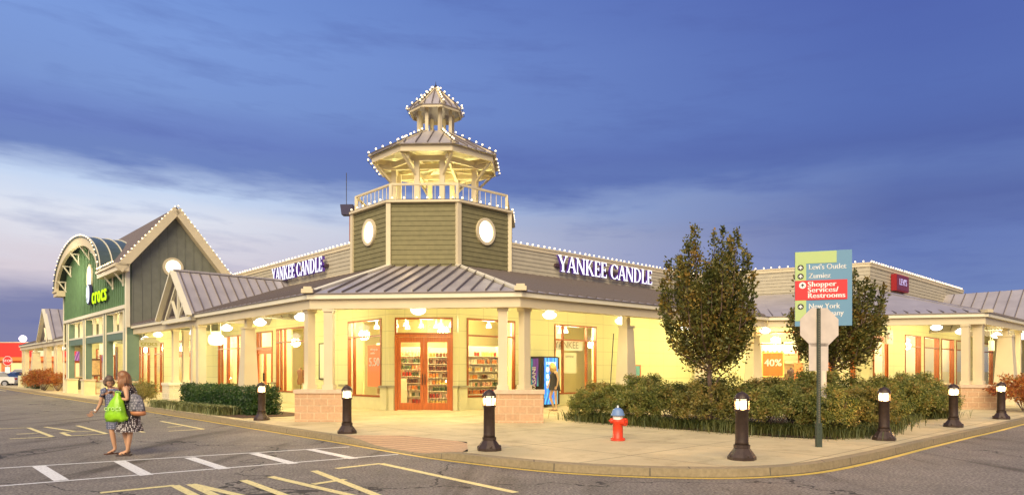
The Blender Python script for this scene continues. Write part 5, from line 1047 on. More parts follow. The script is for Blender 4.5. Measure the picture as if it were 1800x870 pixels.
# hanging signs
def hang_sign(p, w_, h_, z, xd, label, txt=None, m_=None, oval_=False, red=False):
    x = Vector((*xd, 0)); n_ = Vector((x.y, -x.x, 0)); o = Vector((*p, 0)); r_ = root('hanging_sign', label, 'sign', (*p, z)); F_ = Fr(p, (x.x, x.y), (n_.x, n_.y))
    pts = [(w_ / 2 * math.copysign(abs(math.cos(t)) ** .5, math.cos(t)), z + h_ / 2 * math.copysign(abs(math.sin(t)) ** .8, math.sin(t))) for t in [2 * math.pi * i / 28 for i in range(28)]] if oval_ else [(-w_ / 2, z - h_ / 2), (w_ / 2, z - h_ / 2), (w_ / 2, z + h_ / 2), (-w_ / 2, z + h_ / 2)]
    MB().fprism(F_, pts, -.05, .05).build('sign_board', m_ or mat('lit_sign_white', (.70, .66, .50), .5), r_)
    if oval_: MB().fprism(F_, [(a * .62, b_ + h_ * .62) for a, b_ in [(p_[0], z + (p_[1] - z) * .25) for p_ in pts]], -.04, .04).build('sign_header', WHITE, r_)
    for s_ in (-1, 1): MB().tube([(*F_.w(s_ * w_ * .3, 0)[:2], z + h_ / 2 - .02), (*F_.w(s_ * w_ * .3, 0)[:2], z + h_ / 2 + .55)], .015, 5).build('hanger', WHITE, r_)
    if txt: mb = MB(); put(mb, text_mesh(txt[0], txt[1], .004), F_.w(0, .056, z), (x.x, x.y), bold=txt[1] * .03); mb.build('lettering', txt[2], r_)
    if red: MB().fprism(F_, [(-.32, z + .12), (.32, z + .12), (.26, z - .14), (.1, z - .06), (0, z - .1), (-.1, z - .06), (-.26, z - .14)], .052, .06).build('red_emblem', mat('emblem_red', (.6, .1, .04), .5), r_)
hang_sign(LW.w(17.2, 3.6)[:2], 1.05, .42, 3.03, (q, q), 'white oval sign hanging in the arcade beside the green shop', ('crocs', .36, mat('olive_letter', (.45, .42, .12), .5)), oval_=True)
hang_sign(at(379, 30.5), .72, .5, 3.02, (q, q), 'white oval sign hanging under the left canopy above the hedge', oval_=True); hang_sign(at(1562, 29.5), .80, .62, 3.1, (q, q), 'white square sign with red emblem under the outlet canopy', red=True)
hang_sign(at(1743, 33), .74, .5, 2.85, (q, q), 'plain white sign hanging left of the far tapered column'); hang_sign(at(1792, 35), .7, .5, 2.75, (q, q), 'plain white sign hanging at the right edge of the picture')
hang_sign(LW.w(29, 3.0)[:2], .9, .7, 3.0, (q, q), 'white sign hanging deep in the green arcade')

# ---------------------------------------------------------------- street furniture
def slat_bin(p, label, w_=.6, h_=.85, rz=R(45), m_=None):
    r_ = root('litter_bin', label, 'litter bin', (*p, GZ)); m_ = m_ or mat('bin_brown', (.16, .12, .07), .7); mb = MB()
    for i in range(7):
        for sx, ax in ((1, 0), (-1, 0), (1, 1), (-1, 1)):
            u = -w_ / 2 + w_ * (i + .5) / 7; a, b_ = (sx * w_ / 2, u) if ax else (u, sx * w_ / 2); x = p[0] + a * math.cos(rz) - b_ * math.sin(rz); y = p[1] + a * math.sin(rz) + b_ * math.cos(rz); mb.box((x, y, GZ + h_ / 2), (w_ / 8.5, w_ / 8.5, h_), rz=rz)
    mb.build('slatted_body', m_, r_); MB().box((*p, GZ + h_ + .04), (w_ + .1, w_ + .1, .08), rz=rz).build('bin_lid', CAPST, r_); MB().box((*p, GZ + .45), (w_ * .8, w_ * .8, .75), rz=rz).build('liner', BLACK, r_)
slat_bin(at(1650, 33), 'brown slatted litter bin under the outlet canopy', .75, .78); slat_bin(at(136, 52), 'dark litter bin in the green arcade', .6, .9, m_=mat('bin_dark', (.07, .07, .045), .7))
def patio_chair(p, rz, label):
    r_ = root('patio_chair', label, 'chair', (*p, GZ)); OFF[r_.name] = (0, 0, 0); r_.rotation_euler = (0, 0, rz); B_ = mat('chair_metal', (.10, .09, .06), .5, .4)
    mb = MB(); [mb.bar((-.25 + i * .05, -.22, .45), (-.25 + i * .05, .22, .45), .025, .015) for i in range(11)]; mb.build('seat', B_, r_)
    mb = MB(); [mb.bar((-.25 + i * .05, .23, .5), (-.25 + i * .05, .29, .88), .02, .012) for i in range(11)]; mb.bar((-.28, .29, .89), (.28, .29, .89), .03); mb.build('backrest', B_, r_)
    for a in (-.26, .26):
        for b_ in (-.22, .24): MB().bar((a, b_, 0), (a, b_, .66 if b_ < 0 else .9), .028).build('leg', B_, r_)
        MB().bar((a, -.24, .66), (a, .26, .66), .035).build('armrest', B_, r_)
patio_chair(at(392, 28.2), R(20), 'dark slatted patio chair behind the clipped hedge'); patio_chair(at(412, 29.5), R(200), 'dark patio chair further back behind the clipped hedge')
ep = G(167, 692); r_ = root('menu_stand', 'wooden menu board on a single post beside the green arcade', 'menu board', (*ep, GZ)); x, y = ep; F_ = Fr(ep, (cy, sy), (sy, -cy))
MB().fb(F_, -.05, .05, -.05, .05, GZ + .04, 2.3).fb(F_, -.25, .25, -.2, .2, GZ, GZ + .04).build('stand_post', WOOD, r_); MB().fb(F_, -.33, .33, .055, .10, 1.35, 2.25).build('board_panel', mat('board_tan', (.6, .38, .14), .6, var=.3, vscale=6), r_); MB().fb(F_, -.37, .37, .055, .12, 2.251, 2.36).fb(F_, -.37, .37, .055, .12, 1.25, 1.349).build('board_rail', DW, r_)
r_ = root('stop_sign', 'small red stop sign with white plate in the far left car park', 'sign', (*at(14, 66), 0)); p = at(14, 66); F_ = Fr(p, (cy, sy), (sy, -cy))
MB().fb(F_, -.03, .03, -.03, .03, 0, 2.9).build('sign_post', ALU, r_); zc = EYE + (650 - 634) * 66 / F; MB().fprism(F_, [(a * 1.2, b_ * 1.2 + zc) for a, b_ in rg], .04, .06).build('border', WHT, r_); MB().fprism(F_, [(a * 1.1, b_ * 1.1 + zc) for a, b_ in rg], .062, .07).build('red_face', mat('stop_face', (.6, .02, .02), .5, emit=(.8, .03, .02), es=.25), r_)
mb = MB(); put(mb, text_mesh('STOP', .36, .004), F_.w(0, .08, zc), (cy, sy), bold=.012); mb.build('lettering', WHT, r_); MB().fb(F_, -.25, .25, .04, .06, 1.35, 1.95).build('lower_plate', WHT, r_)

# cars far left
def car(p, rz, label, col, tall=0):
    r_ = root('parked_car', label, 'car', (*p, 0)); OFF[r_.name] = (0, 0, 0); r_.rotation_euler = (0, 0, rz); PM = mat('car_paint', col, .25, .1, spec=.6); GL = mat('car_glass', (.02, .03, .05), .1); TY = mat('tyre_rubber', (.02, .02, .02), .8); RM = mat('rim_metal', (.5, .5, .5), .3, .8)
    h = 1.42 + tall; prof = [(-2.25, .35), (-2.3, .6), (-2.25, .85), (-1.3, .98), (1.5, 1.0), (2.15, .95), (2.2, .6), (2.15, .35)]
    f = Fr((0, 0), (1, 0), (0, 1)); MB().fprism(f, prof, -.88, .88).build('body', PM, r_)
    cab = [(-1.25, .97), (-.55, h), (1.0 + tall * 2, h), (1.7 + tall, .99)]; MB().hexa([(a, -.82 if b_ < 1.1 else -.66, b_) for a, b_ in cab], [(a, .82 if b_ < 1.1 else .66, b_) for a, b_ in cab]).build('greenhouse', GL, r_); MB().hexa([(-.6, -.68, h - .03), (1.05 + tall * 2, -.68, h - .03), (1.05 + tall * 2, .68, h - .03), (-.6, .68, h - .03)], [(-.45, -.6, h + .04), (.9 + tall * 2, -.6, h + .04), (.9 + tall * 2, .6, h + .04), (-.45, .6, h + .04)]).build('roof', PM, r_)
    for a in (-1.4, 1.35):
        for b_ in (-.86, .86): w_ = MB().tube([(a, b_ - .1, .33), (a, b_ + .1, .33)], .33, 16).build('wheel', TY, r_); MB().tube([(a, b_ - .11, .33), (a, b_ + .11, .33)], .2, 12).build('rim', RM, w_)
    for b_ in (-.62, .62): MB().box((-2.27, b_, .72), (.08, .35, .14)).build('headlight', glow('headlight_glass', (1, .95, .85), 1.2), r_); MB().box((2.19, b_, .78), (.06, .3, .16)).build('tail_light', mat('tail_red', (.5, .02, .02), .4), r_)
car(at(6, 73), R(15), 'white saloon car at the far left edge', (.7, .7, .68)); car(at(38, 84), R(20), 'silver tall car parked in front of the red store', (.5, .52, .56), .3); car(at(47, 70), R(100), 'dark car half hidden behind the far canopy columns', (.05, .06, .08))
car(at(-8, 66), R(10), 'second white car just entering the left edge', (.65, .65, .62))

# ---------------------------------------------------------------- vegetation
def leaf_obj(name, P, D, size, m_, parent=None, aspect=.5, jitter=.35):
    """P points, D preferred leaf directions, one small folded diamond per point"""
    n = len(P); sz = size * rng.uniform(.65, 1.25, (n, 1)); a = D + rng.normal(0, .6, (n, 3)); a /= np.linalg.norm(a, axis=1, keepdims=True) + 1e-9
    t = rng.normal(0, 1, (n, 3)); b = np.cross(a, t); b /= np.linalg.norm(b, axis=1, keepdims=True) + 1e-9; c = np.cross(a, b)
    V = np.stack([P, P + a * sz * .5 + b * sz * aspect * .5 + c * sz * .1, P + a * sz, P + a * sz * .5 - b * sz * aspect * .5 + c * sz * .1], 1).reshape(-1, 3)
    me = bpy.data.meshes.new(name); me.vertices.add(4 * n); me.vertices.foreach_set('co', V.ravel()); me.loops.add(4 * n); me.loops.foreach_set('vertex_index', np.arange(4 * n, dtype=np.int32))
    me.polygons.add(n); me.polygons.foreach_set('loop_start', np.arange(0, 4 * n, 4, dtype=np.int32)); me.polygons.foreach_set('loop_total', np.full(n, 4, dtype=np.int32)); me.materials.append(m_); me.update(calc_edges=True)
    o = bpy.data.objects.new(name, me); C.objects.link(o)
    if parent: o.parent = parent
    return o
LEAF_T = leaf_mat('tree_leaf', [(.04, .055, .010), (.10, .11, .022), (.18, .155, .03), (.33, .19, .035)])
LEAF_S = leaf_mat('shrub_leaf', [(.04, .065, .014), (.13, .155, .03), (.25, .25, .055), (.34, .22, .06)])
LEAF_H = leaf_mat('hedge_leaf', [(.012, .040, .008), (.030, .075, .014), (.07, .13, .025)], .4)
LEAF_A = leaf_mat('autumn_leaf', [(.16, .03, .015), (.36, .09, .02), (.45, .18, .03), (.25, .2, .05)])
GRASS = leaf_mat('border_grass', [(.04, .06, .014), (.085, .10, .022), (.16, .16, .045)], .5)
GRASSV = leaf_mat('pale_grass', [(.10, .13, .04), (.22, .24, .09), (.36, .36, .17)], .5)
BARK = mat('bark', (.13, .085, .065), .85, var=.3, vscale=12, bump=.5, bscale=30)
def tree(p, h, w_, z0, seed, label, nl, stems=46, lean=0):
    r_ = np.random.default_rng(seed); rt = root('street_tree', label, 'tree', (*p, GZ), 'young street trees in the shrub bed'); OFF[rt.name] = (0, 0, 0)
    tr = MB(); tr.tube([(0, 0, 0), (.02, .01, .7), (-.02, .0, z0), (0.02, 0, z0 + .5), (0, .02, h * .72)], [.065, .055, .05, .04, .015], 8); P = []; D = []
    for i in range(stems):
        az = i * 2.39996 + r_.uniform(-.3, .3); fr_ = (i + .5) / stems; zb = z0 + (h - z0) * .42 * fr_ ** 1.1
        spread = (w_ / 2) * (.78 + .75 * fr_ - 1.15 * fr_ ** 2) * r_.uniform(.75, 1.12); up = (h - zb) * (.26 + .74 * fr_ ** .6) * r_.uniform(.66, 1.05)
        b0 = np.array([0, 0, zb]); e = np.array([math.cos(az) * spread, math.sin(az) * spread, zb + up]); mid = b0 + (e - b0) * np.array([.85, .85, .38]); pts = [b0, mid, e]
        tr.tube([tuple(x) for x in pts], [.022, .014, .004], 5, cap=False)
        m_ = int(nl / stems * (.7 + .6 * (1 - fr_)))
        t = r_.uniform(.12, 1.03, m_) ** .85; q_ = ((1 - t) ** 2)[:, None] * b0 + (2 * t * (1 - t))[:, None] * mid + (t ** 2)[:, None] * e
        rad = (.03 + .135 * np.sin(np.clip(t, 0, 1) ** .8 * math.pi * .97))[:, None] * r_.uniform(.6, 1.3); P.append(q_ + r_.normal(0, 1, (m_, 3)) * rad); D.append(np.tile((e - b0) / np.linalg.norm(e - b0), (m_, 1)) + np.array([0, 0, -.35]))
    tr.build('trunk', BARK, rt); tr_ = rt.children[0]
    leaf_obj('crown', np.concatenate(P), np.concatenate(D), .092, LEAF_T, rt, .62)
    if lean: MB().tube([(0, 0, .9), (.25, -.05, 1.35), (.62, -.1, 1.62), (.86, -.1, 2.05)], [.022, .018, .014, .006], 6).tube([(.25, -.05, 1.35), (.1, .1, 1.75), (.3, 0, 2.1)], [.014, .01, .005], 5).build('low_branch', BARK, rt)
    return rt
t1 = at(1248, 17.3); t2 = at(1466, 19.2)
tree(t1, 5.15, 2.4, 1.4, 3, 'leafy young tree rising from the middle of the shrub bed, nearest the street corner', 22000, lean=1)
tree(t2, 4.45, 2.75, 1.45, 11, 'shorter leafy young tree behind the directory sign', 18000)

def shrub_proto(name, seed, n, r_, h, m_, size=.07, base=.0):
    g_ = np.random.default_rng(seed); P = []; D = []; k = 60
    for i in range(k):                                  # leaf whorls on cane tips spread through the volume
        az, rr = g_.uniform(0, 6.283), r_ * math.sqrt(g_.uniform(0, 1)); hh = h * (1 - .45 * (rr / r_) ** 2) * g_.uniform(.45, 1.05)
        c_ = np.array([math.cos(az) * rr, math.sin(az) * rr, max(hh, .15)]); m2 = n // k; v = g_.normal(0, 1, (m2, 3)); v /= np.linalg.norm(v, axis=1, keepdims=True)
        P.append(c_ + v * g_.uniform(.05, 1, (m2, 1)) * np.array([.24, .24, .17]) * g_.uniform(.8, 1.4)); D.append(v + np.array([0, 0, -.25]))
    rt = root(name, 'shrub', 'shrub'); OFF[rt.name] = (0, 0, 0)
    cn = MB()
    for i in range(12): az = i * .52; cn.tube([(.05 * math.cos(az), .05 * math.sin(az), 0), (r_ * .6 * math.cos(az), r_ * .6 * math.sin(az), h * .75)], [.012, .005], 4, cap=False)
    cn.build('canes', BARK, rt); o = leaf_obj('foliage', np.concatenate(P), np.concatenate(D), size, m_, rt, .42); return rt
LEAF_S2 = leaf_mat('bronze_shrub_leaf', [(.05, .06, .014), (.15, .15, .03), (.27, .22, .05), (.38, .22, .06)])
protos = [shrub_proto('shrub', 20 + i, 11500, .98, 1.45, (LEAF_S, LEAF_S2, LEAF_S)[i], .085) for i in range(3)]
# bed outline on the ground, read from the picture's own perspective
bed = [G(1035, 741), G(1120, 748), G(1230, 757), G(1370, 768), G(1465, 772), G(1535, 762), G(1560, 748), G(1600, 737), G(1650, 736)]
back = [G(1062, 727), G(1140, 729), G(1230, 731), G(1330, 733), G(1420, 735), G(1500, 733), G(1560, 728), G(1610, 725), G(1640, 724)]
i_ = 0; wheres = ['left end of the bed', 'left part of the bed', 'beside the hydrant', 'under the nearer tree', 'middle of the bed', 'left of the stop sign', 'behind the stop sign', 'right of the stop sign', 'right end of the bed']
for j in range(9):
    for t, hs in ((.16, .90), (.62, 1.12)):
        p = Vector((*bed[j], 0)).lerp(Vector((*back[j], 0)), t); sc = .86 * (hs * random.uniform(.88, 1.1)) * (.82 if j in (0, 8) else 1.0)
        if j == 8 and t > .5: sc *= .9
        place(protos[i_ % 3], (p.x + random.uniform(-.1, .1), p.y + random.uniform(-.1, .1), GZ), random.uniform(0, 6.28), 'bushy green shrub with bronze tips, %s row, %s' % ('front' if t < .5 else 'back', wheres[j]), 'bushy shrubs in the long bed', (sc * .95, sc * .95, sc)); i_ += 1
for j in range(8):                                      # a middle row closes the gaps
    p = ((Vector((*bed[j], 0)) + Vector((*bed[j + 1], 0))) / 2).lerp((Vector((*back[j], 0)) + Vector((*back[j + 1], 0))) / 2, .38)
    place(protos[(j * 2 + 1) % 3 if j % 3 else 0], (p.x, p.y, GZ), random.uniform(0, 6.28), 'bushy shrub in the middle row, %s' % ('at the far left gap', 'left of the hydrant', 'just right of the hydrant', 'under the nearer tree crown', 'in front of the sale poster', 'left of the sign posts', 'behind the stop sign plate', 'near the right tip of the bed')[j], 'bushy shrubs in the long bed', random.uniform(.74, .88))
def grass(name, area_pts, n, h, m_, label=None, cat=None, width=.03):
    """arching blades; area_pts: list of (x, y, spread)"""
    pts = np.array([a[:2] for a in area_pts]); k = rng.integers(0, len(pts) - 1, n); t = rng.uniform(0, 1, (n, 1)); base_ = pts[k] * (1 - t) + pts[k + 1] * t; sp_ = np.array([a[2] for a in area_pts])[k][:, None]
    cl_ = rng.integers(0, n // 14, n); cj = rng.normal(0, 1, (n // 14 + 1, 2)); base_ = base_ + cj[cl_] * sp_ * .8 + rng.normal(0, .05, (n, 2))
    az = rng.uniform(0, 6.283, n); dr = np.stack([np.cos(az), np.sin(az)], 1); hh = (h * rng.uniform(.6, 1.15, n))[:, None]; w_ = width * .5; pr = np.stack([-dr[:, 1], dr[:, 0]], 1) * w_
    z = lambda v: np.concatenate([v[0], v[1]], 1); z0_ = np.full((n, 1), GZ)
    a0 = np.concatenate([base_ - pr * .6, z0_], 1); a1 = np.concatenate([base_ + pr * .6, z0_], 1); m0 = np.concatenate([base_ + dr * hh * .25 - pr, z0_ + hh * .75], 1); m1 = np.concatenate([base_ + dr * hh * .25 + pr, z0_ + hh * .75], 1); tp = np.concatenate([base_ + dr * hh * .75, z0_ + hh * .85], 1)
    V = np.stack([a0, a1, m1, m0, tp], 1).reshape(-1, 3); me = bpy.data.meshes.new(name); fs = []
    me.vertices.add(5 * n); me.vertices.foreach_set('co', V.ravel()); b = np.arange(n)[:, None] * 5; L1 = np.concatenate([b, b + 1, b + 2, b + 3, b + 3, b + 2, b + 4], 1).ravel().astype(np.int32)
    me.loops.add(7 * n); me.loops.foreach_set('vertex_index', L1); me.polygons.add(2 * n); ls = np.stack([np.arange(n) * 7, np.arange(n) * 7 + 4], 1).ravel().astype(np.int32); me.polygons.foreach_set('loop_start', ls); me.polygons.foreach_set('loop_total', np.tile([4, 3], n).astype(np.int32)); me.materials.append(m_); me.update(calc_edges=True)
    o = bpy.data.objects.new(name, me); C.objects.link(o); return o
fr_pts = [(*a, .38) for a in [G(1022, 737), G(1060, 741), G(1120, 746), G(1230, 754), G(1370, 764), G(1465, 768), G(1525, 760), G(1555, 746), G(1600, 734), G(1655, 733)]]
tag(grass('border_grass', fr_pts, 12000, .30, GRASS, width=.018), 'dark green strappy border grass along the front of the shrub bed', 'grass', kind='stuff')
SOIL = mat('mulch', (.09, .05, .03), .95, var=.4, vscale=20, bump=.8)
poly = bed + back[::-1]; poly = [(x, y, GZ + .03) for x, y in poly]; struct(MB().quad(*poly), 'bed_mulch', SOIL)
# clipped hedge with pale grass in front
def hedge(name, pa, pb, dpt, h, label, n, m_=LEAF_H, zb=.18):
    a, b = Vector((*pa, 0)), Vector((*pb, 0)); e = (b - a); L_ = e.length; e.normalize(); n_ = Vector((-e.y, e.x, 0)); rt = root(name, label, 'hedge', (*pa, GZ)); 
    mb = MB(); sg = math.copysign(.16, dpt); P0 = [a + e * .16 + n_ * sg, b - e * .16 + n_ * sg, b - e * .16 + n_ * (dpt - sg), a + e * .16 + n_ * (dpt - sg)]; mb.hexa([(p.x, p.y, GZ) for p in P0], [(p.x, p.y, GZ + h - .18) for p in P0]); mb.build('twig_core', mat('hedge_core', (.02, .03, .012), .9, var=.4, vscale=30), rt)
    u = rng.uniform(0, 1, (n, 3)); face = rng.integers(0, 6, n); 
    for k, (ax, val) in enumerate(((0, 0), (0, 1), (1, 0), (1, 1), (2, 1), (1, 0))): mk = face == k; u[mk, ax] = val + rng.normal(0, .02, mk.sum())
    wob = .05 * np.sin(u[:, 0] * L_ * 3.1) + .04 * np.sin(u[:, 0] * L_ * 7.7 + 1)
    P = np.array([a.x, a.y, 0]) + np.outer(u[:, 0] * L_, [e.x, e.y, 0]) + np.outer(u[:, 1] * dpt, [n_.x, n_.y, 0]) + np.outer(u[:, 2] * h + wob * (u[:, 2] > .5), [0, 0, 1]) + rng.normal(0, .035, (n, 3)); P[:, 2] = np.maximum(P[:, 2], 0.02) + GZ
    off = np.array([pa[0], pa[1], GZ]); leaf_obj('foliage', P - off, rng.normal(0, 1, (n, 3)) + np.array([0, 0, .3]), .062, m_, rt, .6); return rt
h0 = LW.w(7.3, 5.0)[:2]; h1 = LW.w(.5, 5.0)[:2]
hedge('clipped_hedge', h1, h0, -1.0, .86, 'long clipped dark green hedge in front of the left porch', 24000)
tag(grass('pale_grass', [(*LW.w(9.0, 5.55)[:2], .16), (*LW.w(5, 5.5)[:2], .18), (*LW.w(2.2, 5.4)[:2], .16), (*LW.w(1.2, 5.35)[:2], .12)], 4200, .34, GRASSV, width=.024), 'pale tufted grass edging the clipped hedge at the kerb', 'grass', kind='stuff')
struct(MB().quad(LW.w(9.2, 5.75, GZ + .02), LW.w(-.5, 5.6, GZ + .02), LW.w(-.5, 3.3, GZ + .02), LW.w(9.2, 3.5, GZ + .02)), 'hedge_mulch', SOIL)
hedge('clipped_hedge', LW.w(48.5, 5.0)[:2], LW.w(43.6, 5.0)[:2], 1.5, 1.0, 'small distant clipped hedge beside the orange shrubs', 3500)
aut = shrub_proto('autumn_shrub', 31, 3600, 1.1, 1.45, LEAF_A, .11)
for i, (s_, n_, sc) in enumerate(((42.5, 4.6, 1.0), (40.2, 4.9, 1.15), (38.0, 5.1, 1.05), (36.0, 4.6, .95))):
    place(aut, LW.w(s_, n_, GZ), i * 1.3, 'orange and red autumn shrub by the far canopy, number %s from the left' % ('one', 'two', 'three', 'four')[i] if False else 'orange and red autumn shrub, %s of the row by the far canopy' % ('leftmost', 'second from left', 'third from left', 'rightmost')[i], 'orange autumn shrubs by the far canopy', sc)
place(aut, (*at(1800, 25), GZ), 2.0, 'orange autumn shrub at the right edge beside the rightmost bollard', 'orange autumn shrubs at the right edge', .95); place(aut, (*at(1830, 23.5), GZ), 4.0, 'orange autumn shrub just leaving the right edge', 'orange autumn shrubs at the right edge', .9)
yel = shrub_proto('yellow_shrub', 37, 2400, .7, 1.0, leaf_mat('yellow_leaf', [(.10, .11, .03), (.22, .20, .05), (.38, .28, .10)]), .09)
place(yel, (*LW.w(14.6, 4.6)[:2], GZ), .3, 'yellow-green shrub between the green shop corner and the pale pier', None); place(yel, (*LW.w(13.6, 4.9)[:2], GZ), 2.3, 'smaller yellow-green shrub against the pale pier', None, .75)

# ---------------------------------------------------------------- people
def skin_mesh(V, E, rad, sub=1):
    me = bpy.data.meshes.new('t'); me.from_pydata(V, E, []); o = bpy.data.objects.new('t', me); C.objects.link(o)
    md = o.modifiers.new('s', 'SKIN'); md.use_smooth_shade = True
    for i, r_ in enumerate(rad): me.skin_vertices[0].data[i].radius = r_ if isinstance(r_, tuple) else (r_, r_)
    me.skin_vertices[0].data[0].use_root = True; sb = o.modifiers.new('b', 'SUBSURF'); sb.levels = sub; sb.render_levels = sub
    dg = bpy.context.evaluated_depsgraph_get(); dg.update(); m2 = bpy.data.meshes.new_from_object(o.evaluated_get(dg)); vs = [tuple(v.co) for v in m2.vertices]; fs = [tuple(p.vertices) for p in m2.polygons]
    bpy.data.objects.remove(o); return vs, fs
def V3(*a): return Vector(a)
def person(loc, rz, J_, face, skin_c, label, group=None):
    """J_: joints in metres, x right, y away, z up, origin on the ground. face: direction the head looks (vector)"""
    rt = root('person', label, 'person', loc, group); OFF[rt.name] = (0, 0, 0); rt.rotation_euler = (0, 0, rz)
    V = []; E = []; Rr = []
    def add(p, r_, par=None): V.append(tuple(p)); Rr.append(r_); (E.append((par, len(V) - 1)) if par is not None else None); return len(V) - 1
    pel = add(J_['pelvis'], (.14, .11)); sp_ = add((J_['pelvis'] + J_['chest']) / 2, (.115, .09), pel); ch = add(J_['chest'], (.13, .10), sp_); nk = add(J_['neck'], .052, ch); hb = add(J_['head'] + V3(0, 0, -.07), .045, nk)
    for s_ in 'LR':
        sh = add(J_['sh' + s_], .052, ch); el = add(J_['el' + s_], .037, sh); wr = add(J_['wr' + s_], .025, el); hd = J_['wr' + s_] + (J_['hand' + s_] - J_['wr' + s_]) * .55; pm = add(hd, (.034, .02), wr)
        hp_ = add(J_['hip' + s_], .085, pel); kn = add(J_['kn' + s_], .054, hp_); cf = add(J_['kn' + s_].lerp(J_['an' + s_], .35) + V3(0, .0, 0), .053, kn); an = add(J_['an' + s_], .034, cf); td = (J_['toe' + s_] - J_['an' + s_]); fm = add(J_['an' + s_] + td * .55 + V3(0, 0, -.012), (.036, .028), an); add(J_['toe' + s_], (.036, .016), fm)
    vs, fs = skin_mesh(V, E, Rr); mb = MB().add(vs, fs)
    # fingers, each its own curled chain rooted in the palm
    for s_ in 'LR':
        w_, h_ = J_['wr' + s_], J_['hand' + s_]; dr = (h_ - w_).normalized(); side = dr.cross(V3(0, 1, 0)); side = side.normalized() if side.length > .2 else V3(1, 0, 0); cu = dr.cross(side).normalized(); pc = w_ + dr * .085
        for i, (o_, l_) in enumerate(((-.027, .072), (-.009, .08), (.009, .075), (.027, .058))):
            a = pc - dr * .02 + side * o_; b = pc + side * o_ * 1.15 + dr * l_ * .45 + cu * .008; c_ = b + dr * l_ * .3 + cu * .022; d_ = c_ + dr * l_ * .12 + cu * .028; mb.tube([a, b, c_, d_], [.0095, .009, .008, .006], 6)
        a = w_ + dr * .035 - side * .02; mb.tube([a, a - side * .025 + dr * .025 + cu * .01, a - side * .032 + dr * .055 + cu * .02], [.012, .0105, .008], 6)
    # head: a shaped ovoid with jaw, nose, ears, sockets
    f = face.normalized(); r_ = f.cross(V3(0, 0, 1)).normalized(); u = r_.cross(f).normalized(); hc = J_['head']; b0 = len(mb.v); n1, n2 = 16, 20
    for i in range(n1 + 1):
        ph = math.pi * i / n1
        for j in range(n2):
            th = 2 * math.pi * j / n2; x = math.sin(ph) * math.sin(th); y = math.sin(ph) * math.cos(th); z = math.cos(ph)
            w_ = .076 * (1 - .30 * max(0, -z) ** 1.5); dpt = .098 * (1 - .10 * max(0, -z)); X_, Y_, Z_ = x * w_, y * dpt, z * .117
            if y > .3 and z < .1: Y_ += .006 * (1 - abs(x) * 2)
            if y > .55 and .02 < z < .22 and .18 < abs(x) < .55: Y_ -= .010
            if y > .9 and -.38 < z < .02: Y_ += .016 * (1 - abs(z + .25) / .27) * max(0, 1 - abs(x) / .3)
            if y > .6 and z < -.72: Y_ += .012
            mb.v.append(tuple(hc + r_ * X_ + f * Y_ + u * Z_))
    for i in range(n1):
        for j in range(n2): mb.f.append((b0 + i * n2 + j, b0 + i * n2 + (j + 1) % n2, b0 + (i + 1) * n2 + (j + 1) % n2, b0 + (i + 1) * n2 + j)); mb.m.append(0)
    nz = hc + f * .10 - u * .02; mb.tube([hc + f * .092 + u * .012, nz + f * .006, nz - u * .012], [.006, .011, .012], 6)
    for s_ in (-1, 1):
        mb.tube([hc + r_ * s_ * .074 + u * .02, hc + r_ * s_ * .084 - f * .005, hc + r_ * s_ * .076 - u * .028], [.010, .014, .008], 6)
        e_ = hc + f * .0805 + r_ * s_ * .030 + u * .010; mb.ball(e_, .0095, 8, 1, sc=(1, 1, .62)); mb.ball(e_ + f * .0062, .0048, 6, 2); mb.bar(e_ + u * .02 + f * .008 - r_ * .014, e_ + u * .02 + f * .008 + r_ * .014, .005, .005, 2)
    mb.bar(hc + f * .090 - u * .052 - r_ * .022, hc + f * .090 - u * .052 + r_ * .022, .012, .010, 3)
    mb.build('body', [mat('skin', skin_c, .5, var=.06, vscale=8), mat('eye_white', (.7, .7, .68), .3), mat('dark_iris', (.03, .02, .015), .4), mat('lips', (.42, .12, .09), .5)], rt, True); return rt, (hc, f, r_, u)
def loft(rings, n=20): return MB().tubes_z(rings, n, cap=False)
def hair(rt, fr4, m_, long=0, back_=.06):
    hc, f, r_, u = fr4; mb = MB(); b0 = len(mb.v); n1, n2 = 12, 22
    for i in range(n1 + 1):
        ph = math.pi * .66 * i / n1
        for j in range(n2):
            th = 2 * math.pi * j / n2; x, y, z = math.sin(ph) * math.sin(th), math.sin(ph) * math.cos(th), math.cos(ph)
            k_ = 1.16 + .03 * math.sin(j * 2.3 + i) + .02 * math.sin(j * 5.1)
            cut = y > .35 and z < .45                   # keep the face clear
            X_, Y_, Z_ = x * .080 * k_, y * .100 * k_ - .008, z * .118 * k_ + .004
            if cut: Y_ = min(Y_, .055); Z_ = max(Z_, .035) if abs(x) < .5 else Z_
            mb.v.append(tuple(hc + r_ * X_ + f * Y_ + u * Z_))
    for i in range(n1):
        for j in range(n2): mb.f.append((b0 + i * n2 + j, b0 + i * n2 + (j + 1) % n2, b0 + (i + 1) * n2 + (j + 1) % n2, b0 + (i + 1) * n2 + j)); mb.m.append(0)
    if long:
        for j in range(26):
            th = R(70) + R(220) * j / 25; a = hc + r_ * math.sin(th) * .085 + f * (math.cos(th) * .10 - .01) + u * .03; L_ = long * random.uniform(.8, 1.1)
            dn = V3(0, 0, -1); o_ = (r_ * math.sin(th) * .035 + f * math.cos(th) * .02)
            mb.tube([a, a + dn * L_ * .35 + o_, a + dn * L_ * .7 + o_ * 1.6, a + dn * L_ + o_ * .9], [.024, .030, .026, .006], 6)
    else:
        for j in range(20):
            th = R(60) + R(240) * j / 19; a = hc + r_ * math.sin(th) * .083 + f * (math.cos(th) * .10 - .01) + u * .01; mb.tube([a, a + V3(0, 0, -.05) + r_ * math.sin(th) * .006], [.022, .010], 5)
    mb.build('hair', m_, rt, True)
